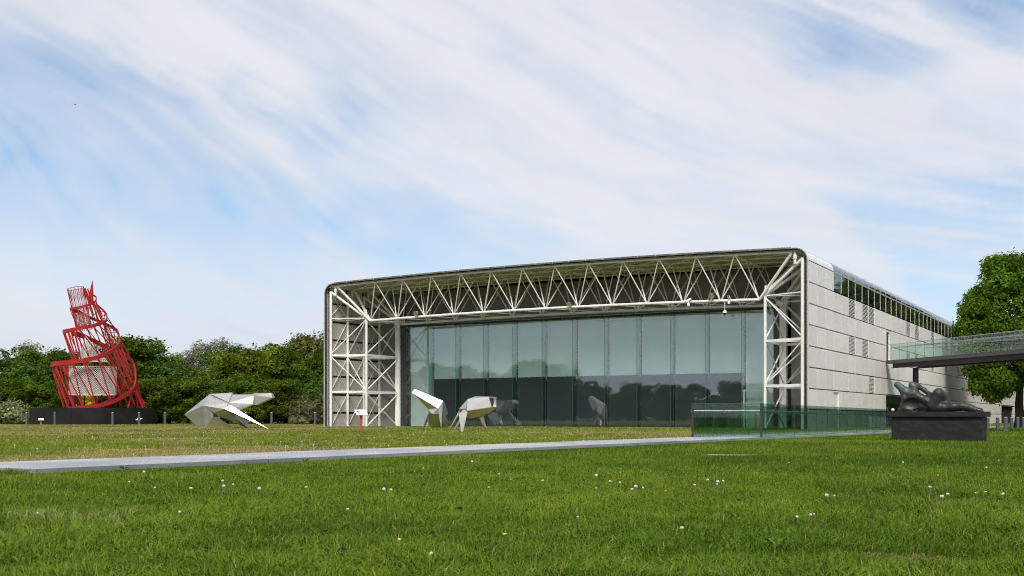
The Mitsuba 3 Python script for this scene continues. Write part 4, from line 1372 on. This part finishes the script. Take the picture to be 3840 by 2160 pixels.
# lower front row
for i, u in enumerate([q for q in range(-40, 1260, 62) if not 240 < q < 450]):
    kd = int(rng.integers(0, 5))
    u += rng.uniform(-14, 14)
    tree(kd, at(u, 104 + rng.uniform(-2, 2)), rng.uniform(.50, .64), rng.uniform(0, 360), 'understorey_tree', 'low ' + kinds[kd] + ' ' + place_of(u), 'tree', 'low trees before the belt', flat=1.5)
for (u, Zd, h) in ((100, 124, 8.4), (700, 132, 7.8), (757, 134, 9.0), (800, 134, 9.1), (842, 134, 9.3), (880, 133, 8.6), (1105, 134, 9.0), (735, 133, 8.2), (655, 130, 7.4)):
    tree('thin', at(u, Zd), h / 8.3, rng.uniform(0, 360), 'slender_tree', 'thin slender tree rising ' + place_of(u) + {757: ', left of its twin', 800: ', right of its twin', 700: ', taller of two', 655: ', lower of two', 735: ', right of two'}.get(u, ''), 'tree', 'slender trees over the belt', flat=1.25)
tree(4, at(1195, 128), 11.0 / 7.4, 40, 'tall_grey_tree', 'tall grey green tree rising beside the left edge of the gallery', 'tree', flat=.95)
for (u, Zd, s, kd, lb_) in ((25, 98, 1.4, 'bush_white', 'white flowering bush at the left edge before the trees'), (88, 99, 1.0, 'bush_white', 'smaller white flowering bush beside the first bollard'),
                          (1120, 97, .55, 'bush_white', 'small pale variegated plant between the last two bollards'), (1205, 98, 1.75, 'bush_brown', 'rounded olive bush against the left edge of the gallery')):
    tree(kd, at(u, Zd), s, 15, 'bush', lb_, 'bush')
for (u, Zd, s) in ((318, 103.8, 1.75), (372, 104.2, 1.8), (425, 104, 1.5)):
    tree('bush_yellow', at(u, Zd), s, u, 'yellow_bush', 'yellow flowering bush behind the red tower, ' + {318: 'left', 372: 'middle', 425: 'right'}[u] + ' of the three', 'bush', 'yellow bushes behind the tower')

# large tree at the right, in front of the long wall
t = thing('big_maple', 'large bright green maple in front of the long wall at the right edge', 'tree')
tb = np.array([21.9, 46.5])
tz = float(lawn_z(*tb))
r = np.random.default_rng(5)
lob = [(0, 0, 9.6, 4.2, 4.2, 5.2)]
for (lf, z, q) in ((4.6, 3.6, 1.0), (3.6, 4.2, 1.2), (5.2, 4.9, 1.0), (2.6, 3.4, 1.1), (4.4, 5.6, 1.3), (5.3, 6.6, 1.1), (1.4, 4.2, 1.2), (3.4, 2.8, .8), (5.4, 8.4, 1.2), (5.0, 10.2, 1.2)):
    p = -RIGHT * (lf - .45) - FWD * 1.5
    lob.append((p[0], p[1], z, q, q, q * .7))
for j in range(64):
    a, z = r.uniform(0, 6.28), r.uniform(4.0, 14.4)
    k_ = 1.0 - .60 * max(0, (z - 9) / 6) ** 1.2
    lob.append((math.cos(a) * 3.9 * k_, math.sin(a) * 3.9 * k_, z, *(r.uniform(.8, 1.35) * np.array([1, 1, .72]))))
v, f, c = crown(301, lob, 7200, 13, .24, .135, (.062, .112, .010), cvar=.18, lobevar=.16)
put('crown', (v, f), 'leaf', t, color=c, world=T().translate([tb[0], tb[1], tz]))
put('trunk', trunk(302, 5.2, .42, 16, (3.6, 8.0)), 'bark', t, smooth=40, world=T().translate([tb[0], tb[1], tz]))
# more trees beyond the right edge; they show as reflections in the glazed strip and the balustrade
for i, (x, y, h, kd) in enumerate(((31, 62, 16, 0), (34, 76, 17, 1), (30, 92, 17, 0), (36, 106, 18, 3), (31, 122, 17, 1), (38, 50, 14, 2), (30, 140, 17, 0), (33, 158, 18, 1), (44, 66, 17, 3), (46, 90, 18, 1))):
    tree(kd, (x, y), h / 7.4, 40 * i, 'mature_tree', 'tall mature tree beyond the right edge, mirrored in the high window strip', 'tree', 'trees mirrored in the window strip', flat=1.1)
rng = np.random.default_rng(55)
for i, yy in enumerate(np.arange(2, 170, 6.5)):
    tree(int(rng.integers(0, 4)), (34.5 + .03 * yy + rng.uniform(-1.2, 1.2), yy), rng.uniform(.72, .95), rng.uniform(0, 360), 'hedgerow_tree', 'leafy hedgerow tree beyond the right edge, mirrored in the balustrade', 'tree', 'hedgerow trees mirrored in the balustrade', flat=1.3)
# trees across the lawn behind the camera; the glass wall mirrors them
rng = np.random.default_rng(77)
for i, x in enumerate(np.arange(-116, 8, 3.4)):
    h = (10.2 if x < -52 else 6.2) * rng.uniform(.82, 1.12)
    tree(int(rng.integers(0, 4)), (x + 1.5, -99 + rng.uniform(-2, 2)), .50, rng.uniform(0, 360), 'parkland_shrub', 'low shrub across the park, mirrored in the glass wall', 'shrub', 'shrubs mirrored in the glass wall', flat=1.6)
    tree(int(rng.integers(0, 4)), (x + rng.uniform(-1.5, 1.5), -102 + rng.uniform(-4, 4)), h / 7.4, rng.uniform(0, 360), 'parkland_tree', 'tree across the park, mirrored in the glass wall of the gallery', 'tree', 'trees mirrored in the glass wall', flat=1.25)

# ------------------------------------------------------------------ bicycles (mirrored in the balustrade)
def bike(p, ang, label):
    t = thing('bicycle', label, 'bicycle', 'bicycles mirrored in the balustrade')
    c, s = math.cos(ang), math.sin(ang)
    z0 = float(lawn_z(p[0], p[1]))
    q = lambda x, z, o=0: np.array([p[0] + c * x - s * o, p[1] + s * x + c * o, z0 + z])
    for x in (-.52, .52):
        w = put('wheel', MB().tube([q(x + .33 * math.cos(a), .35 + .33 * math.sin(a)) for a in np.linspace(0, 2 * np.pi, 25)], .022, 6, caps=False), 'tyre', t)
        put('rim', MB().tube([q(x + .295 * math.cos(a), .35 + .295 * math.sin(a)) for a in np.linspace(0, 2 * np.pi, 25)], .014, 6, caps=False), 'chrome', w)
    F = MB()
    for a, b in (((-.52, .35), (-.05, .30)), ((-.05, .30), (-.18, .85)), ((-.18, .78), (.36, .80)), ((-.05, .30), (.38, .72)), ((-.52, .35), (-.17, .76)), ((.34, .92), (.52, .35))):
        F.tube([q(*a), q(*b)], .02, 6)
    put('frame', F, 'bike_blue', t)
    put('handlebar', MB().tube([q(.30, .98, -.27), q(.36, 1.0, -.1), q(.36, 1.0, .1), q(.30, .98, .27)], .014, 6), 'chrome', t)
    put('saddle', MB().obox(q(-.2, .90), q(.13, 0) - q(0, 0), (q(0, 0, .07) - q(0, 0)), [0, 0, .03]), 'tyre', t)


for i in range(4):
    bike((29.4 + .5 * i, 38.4 + .9 * i), .25 + .05 * i, 'parked bicycle on the lawn beyond the right edge of the view')


# ------------------------------------------------------------------ grass
def grass(seed, n, zmin, zmax, power, left, hgt, wid, seg):
    rng = np.random.default_rng(seed)
    t = rng.random(n)
    e = 1 - power
    Zd = (zmin ** e + t * (zmax ** e - zmin ** e)) ** (1 / e)
    q = rng.uniform(-.52, .52, n)
    lat = q * Zd + rng.uniform(-3.2, 3.2, n)
    x = CAM[0] + FWD[0] * Zd + RIGHT[0] * lat
    y = CAM[1] + FWD[1] * Zd + RIGHT[1] * lat
    ok = (x < PX0 - .02 if left else x > PX1 + .02) | (y < PY0 - .03)
    if left:
        ok &= ~((x > -XS - .2) & (x < XS + .1) & (y > -.15)) & ((x - tc[0]) ** 2 + (y - tc[1]) ** 2 > R0 ** 2)
    else:
        ok &= ~((x > bx0 - .02) & (x < bx0 + LX + .02) & (y > by0 - .02) & (y < by0 + LY + .02)) & (x > XS + .1)
        ok &= ~((x > 25.1) & (x < 25.85) & (y > -40.8) & (y < -40.25))
    x, y, Zd = x[ok], y[ok], Zd[ok]
    n = len(x)
    z = lawn_z(x, y)
    P2 = np.stack([x, y, 0 * x], -1)
    big = meshkit.fbm(P2 * .30, 4, 3)
    med = meshkit.fbm(P2 * 1.6 + 7, 3, 5)
    tuft = meshkit.fbm(P2 * 5.0 + 3, 2, 8)
    if left:
        dry = meshkit.fbm(P2 * np.array([.16, .16, 1]) + 11, 4, 13)
        ed = PX0 - x
        D = smooth01(.40, .62, .50 + 1.3 * (dry - .5) + .5 * (med - .5) + .15 * np.exp(-((ed - 2.5) / 4.5) ** 2) - .16 * np.exp(-((ed - 14) / 6.5) ** 2) + .12 * smooth01(20, 27, ed))
        h = hgt * (1.05 - .55 * D) * (.6 + .8 * tuft) * rng.uniform(.5, 1.3, n)
        g = np.array([.130, .182, .016])[None] * (.65 + .7 * med)[:, None]
        b = np.array([.30, .258, .095])[None] * (.65 + .7 * med)[:, None]
        k_ = np.clip(D + rng.normal(0, .22, n), 0, 1)[:, None]
        col = g * (1 - k_) + b * k_
        pk = (meshkit.fbm(P2 * .5 + 23, 3, 19) > .50) & (rng.random(n) < .22) & (D > .25)
        col[pk] = np.array([.34, .22, .27]) * rng.uniform(.6, 1.2, (pk.sum(), 1))
        wh = rng.random(n) < .012
        col[wh] = [.55, .52, .42]
    else:
        h = hgt * (.35 + .5 * big + .75 * tuft * (.5 + med)) * rng.uniform(.35, 1.35, n)
        a = np.array([.052, .104, .008]); b = np.array([.130, .200, .017])
        k_ = np.clip(1.4 * (med - .5) + 2.0 * (big - .5) + .5 + rng.normal(0, .26, n), 0, 1)[:, None]
        col = a * (1 - k_) + b * k_
        st = rng.random(n) < .05
        col[st] = np.array([.24, .22, .085]) * rng.uniform(.6, 1.2, (st.sum(), 1))
        pale = (((x - 26.25) / .6) ** 2 + ((y + 53.74) / .36) ** 2 < .1 + 1.4 * med * big) & (rng.random(n) < .33)
        col[pale] = np.array([.20, .235, .075]) * rng.uniform(.7, 1.25, (pale.sum(), 1))
        h[pale] *= 1.25
        bare = (((x - 30.5) / .5) ** 2 + ((y + 53.1) / .35) ** 2 < .1 + .9 * med)
        h[bare] *= .5
        col[bare] = col[bare] * .4 + np.array([.17, .145, .055]) * .6
    edge = np.where(x < PX0 + 1, PX0 - x, x - PX1)
    if left or True:
        h = h * np.where((edge > 0) & (y > PY0 - 1), .18 + .82 * smooth01(.05, 1.3 if not left else .8, edge), 1)
    w = wid * np.maximum(1, Zd / 9.0) * rng.uniform(.7, 1.3, n)
    az = rng.uniform(0, 2 * np.pi, n)
    side = np.stack([np.cos(az), np.sin(az), 0 * az], -1)
    # blades lean with their tuft
    la = 6.28 * meshkit.fbm(P2 * 3.1 + 41, 2, 71) * 2 + rng.normal(0, 1.5, n)
    ln = rng.uniform(.15, 1.0, n) * (.75 if not left else 1.0)
    lv = np.stack([np.cos(la), np.sin(la), 0 * la], -1) * (ln * h)[:, None]
    root = np.stack([x, y, z - .005], -1)
    up = np.array([0, 0, 1.0])
    if seg == 1:
        tip = root + lv + up * (h * np.sqrt(np.maximum(.15, 1 - .5 * ln ** 2)))[:, None]
        v = np.stack([root - side * w[:, None] / 2, root + side * w[:, None] / 2, tip], 1).reshape(-1, 3)
        f = np.arange(n * 3).reshape(-1, 3)
        m = 3
    else:
        mid = root + lv * .35 + up * (h * .58)[:, None]
        tip = root + lv * 1.15 + up * (h * np.maximum(.55, 1 - .45 * ln))[:, None]
        v = np.stack([root - side * w[:, None] / 2, root + side * w[:, None] / 2, mid + side * w[:, None] * .42, mid - side * w[:, None] * .42, tip], 1).reshape(-1, 3)
        i = np.arange(n) * 5
        f = np.vstack([np.stack([i, i + 1, i + 2], -1), np.stack([i, i + 2, i + 3], -1), np.stack([i + 3, i + 2, i + 4], -1)])
        m = 5
    return v, f, np.repeat(np.clip(col, .004, 1), m, 0)


for (nm, lab, args) in (('foreground_grass', 'lush green grass of the near lawn', (1, 470000, 3.4, 13, 1.15, False, .072, .0050, 2)),
                        ('lawn_grass', 'green grass of the lawn towards the plinth and path', (2, 420000, 11.5, 110, 1.55, False, .064, .0056, 1)),
                        ('dry_grass', 'short dry and green grass before the gallery and trees', (3, 450000, 10.5, 125, 1.45, True, .060, .0065, 1))):
    v, f, c = grass(*args)
    k = put(nm, (v, f), 'blade', color=c)
    tag(k, lab, 'grass', kind='stuff')

# broad-leaved weeds between the blades
rng = np.random.default_rng(12)
v_, f_, c_ = [], [], []
cnt = 0
for i in range(900):
    Zd = float(3.9 + 13 * rng.random() ** 1.6)
    p = CAM + FWD * Zd + RIGHT * float(rng.uniform(-.5, .5)) * Zd
    if p[0] < PX1 + .1 and p[1] > PY0:
        continue
    z0 = float(lawn_z(p[0], p[1]))
    big = rng.random() < .12
    col = np.array([.085, .145, .022] if big else [.080, .130, .012]) * rng.uniform(.75, 1.25)
    for j in range(int(rng.integers(5, 9))):
        a = rng.uniform(0, 6.28)
        L = rng.uniform(.035, .075) if big else rng.uniform(.012, .026)
        w = L * (.16 if big else .42)
        d = np.array([math.cos(a), math.sin(a), 0]); sd = np.array([-d[1], d[0], 0]) * w
        o = np.array([p[0], p[1], z0 + rng.uniform(.01, .03)]) + (0 if big else rng.normal(0, .03, 3) * [1, 1, .2])
        v_ += [o, o + d * L * .55 + sd + [0, 0, L * .45], o + d * L + [0, 0, L * .35], o + d * L * .55 - sd + [0, 0, L * .45]]
        f_.append([cnt, cnt + 1, cnt + 2, cnt + 3]); cnt += 4
        c_ += [col] * 4
k = put('lawn_weeds', (np.array(v_), np.array(f_)), 'blade', color=np.array(c_))
tag(k, 'broad leaved weeds and clover among the near grass', 'weeds', kind='stuff')

# dandelion clocks and other heads in the lawn
hm = trimesh.creation.icosphere(subdivisions=2, radius=1.0)
hv = np.array(hm.vertices); hv *= (1 + (meshkit.noise(hv * 5, 3)[:, None] - .5) * .7)
head = ply((hv, hm.faces), 'clock_white', smooth=True)
stem = ply(MB().tube([[0, 0, -.02], [.06, .02, .5], [0, 0, 1.0]], .05, 5).get(), 'stem_green', smooth=True)
yel = ply((hv * np.array([1, 1, .45]), hm.faces), 'flower_yellow', smooth=True)
spots = [(1535, 1211), (1600, 1224), (1618, 1227), (1590, 1231), (1781, 1207), (1820, 1210), (1806, 1212), (1805, 1218), (1748, 1220), (1716, 1328), (2040, 1295), (2048, 1293), (2006, 1300), (2100, 1247), (1005, 1357), (1085, 1393),
         (770, 1226), (652, 1229), (563, 1223), (389, 1227), (452, 1288), (94, 1291), (966, 1231), (984, 1232), (1255, 1192), (1500, 1196), (2513, 1158), (2482, 1176), (2272, 1163), (2340, 1225), (2370, 1249), (2385, 1243),
         (2523, 1243), (2455, 1240), (1188, 1161), (1065, 1178), (362, 1187), (586, 1219), (480, 1228), (325, 1212), (1365, 1209), (1285, 1206), (1454, 1300), (1985, 1164), (2080, 1246), (1500, 1228), (875, 1281), (560, 1210), (1230, 1226), (1560, 1214)]
rng = np.random.default_rng(31)
zone = {}
for (du, dv) in sorted(spots):
    u, v = du * 1.4907, dv * 1.4907
    hz = float(rng.uniform(.05, .085) if dv > 1230 else rng.uniform(.07, .12))
    z0 = -.07
    for _ in range(12):
        Zd = 4145 * max(.2, .58 - (z0 + hz)) / (v - 1565.7)
        p = at(u, Zd)
        z0 = float(lawn_z(p[0], p[1]))
    if p[0] > PX1 + .1:
        zn = ('far ' if dv < 1200 else 'middle ' if dv < 1260 else 'near ') + ('left' if du < 850 else 'middle' if du < 1700 else 'right')
        zone[zn] = zone.get(zn, 0) + 1
        t = thing('dandelion_clock', ORD[zone[zn] - 1] + ' white dandelion clock from the left in the ' + zn.replace(' ', ' strip of lawn, ') + ' part', 'dandelion', 'dandelion clocks in the lawn')
        rr_ = float(rng.uniform(.007, .0135)) * (.75 if Zd < 7 else 1)
        sq = float(rng.uniform(.55, 1.0))
        put('seed_head', head, None, t, world=T().translate([p[0], p[1], z0 + hz]).rotate([.3, 1, .2], float(rng.uniform(-40, 40))).scale([rr_, rr_ * float(rng.uniform(.8, 1.1)), rr_ * sq]))
        put('stem', stem, None, t, world=T().translate([p[0], p[1], z0]).scale([.05, .05, hz]))
m_w, m_y = [], []
for i in range(340):
    Zd = float(rng.uniform(16, 70)); q = float(rng.uniform(-.48, .48))
    p = CAM + FWD * Zd + RIGHT * q * Zd
    if p[0] > PX0 - .1 or p[1] > -.3 and p[0] > -17:
        continue
    z0 = float(lawn_z(p[0], p[1])); hz = rng.uniform(.04, .11)
    s = rng.uniform(.008, .015)
    (m_w if rng.random() < .88 else m_y).append((hm.vertices * s + [p[0], p[1], z0 + hz], hm.faces))
    m_w.append(MB().tube([[p[0], p[1], z0], [p[0], p[1], z0 + hz]], .003, 4).get())
for nm, lst, b, lab in (('meadow_flowers', m_w, 'clock_white', 'scattered white flower heads in the dry grass'), ('yellow_flowers', m_y, 'flower_yellow', 'scattered yellow flower heads in the dry grass')):
    mm = MB()
    for v, f in lst:
        mm.raw(v, f)
    k = put(nm, mm, b, smooth=True)
    tag(k, lab, 'flowers', kind='stuff')
for (du, dv) in ((2480, 1257), (1675, 1253), (1270, 1380), (2360, 1208)):
    u, v = du * 1.4907, dv * 1.4907
    Zd = 4145 * .60 / (v - 1565.7)
    p = at(u, Zd)
    z0 = float(lawn_z(p[0], p[1]))
    t = thing('yellow_dandelion', 'yellow dandelion flower ' + {2480: 'left of the stone plinth side, far right of the lawn', 1675: 'low in the middle of the green lawn', 1270: 'in the nearest grass at the middle', 2360: 'in the grass before the stone plinth'}[du], 'dandelion', 'yellow dandelions in the lawn')
    put('flower', yel, None, t, world=T().translate([p[0], p[1], z0 + .05]).scale(.010))
    put('stem', stem, None, t, world=T().translate([p[0], p[1], z0]).scale([.05, .05, .05]))
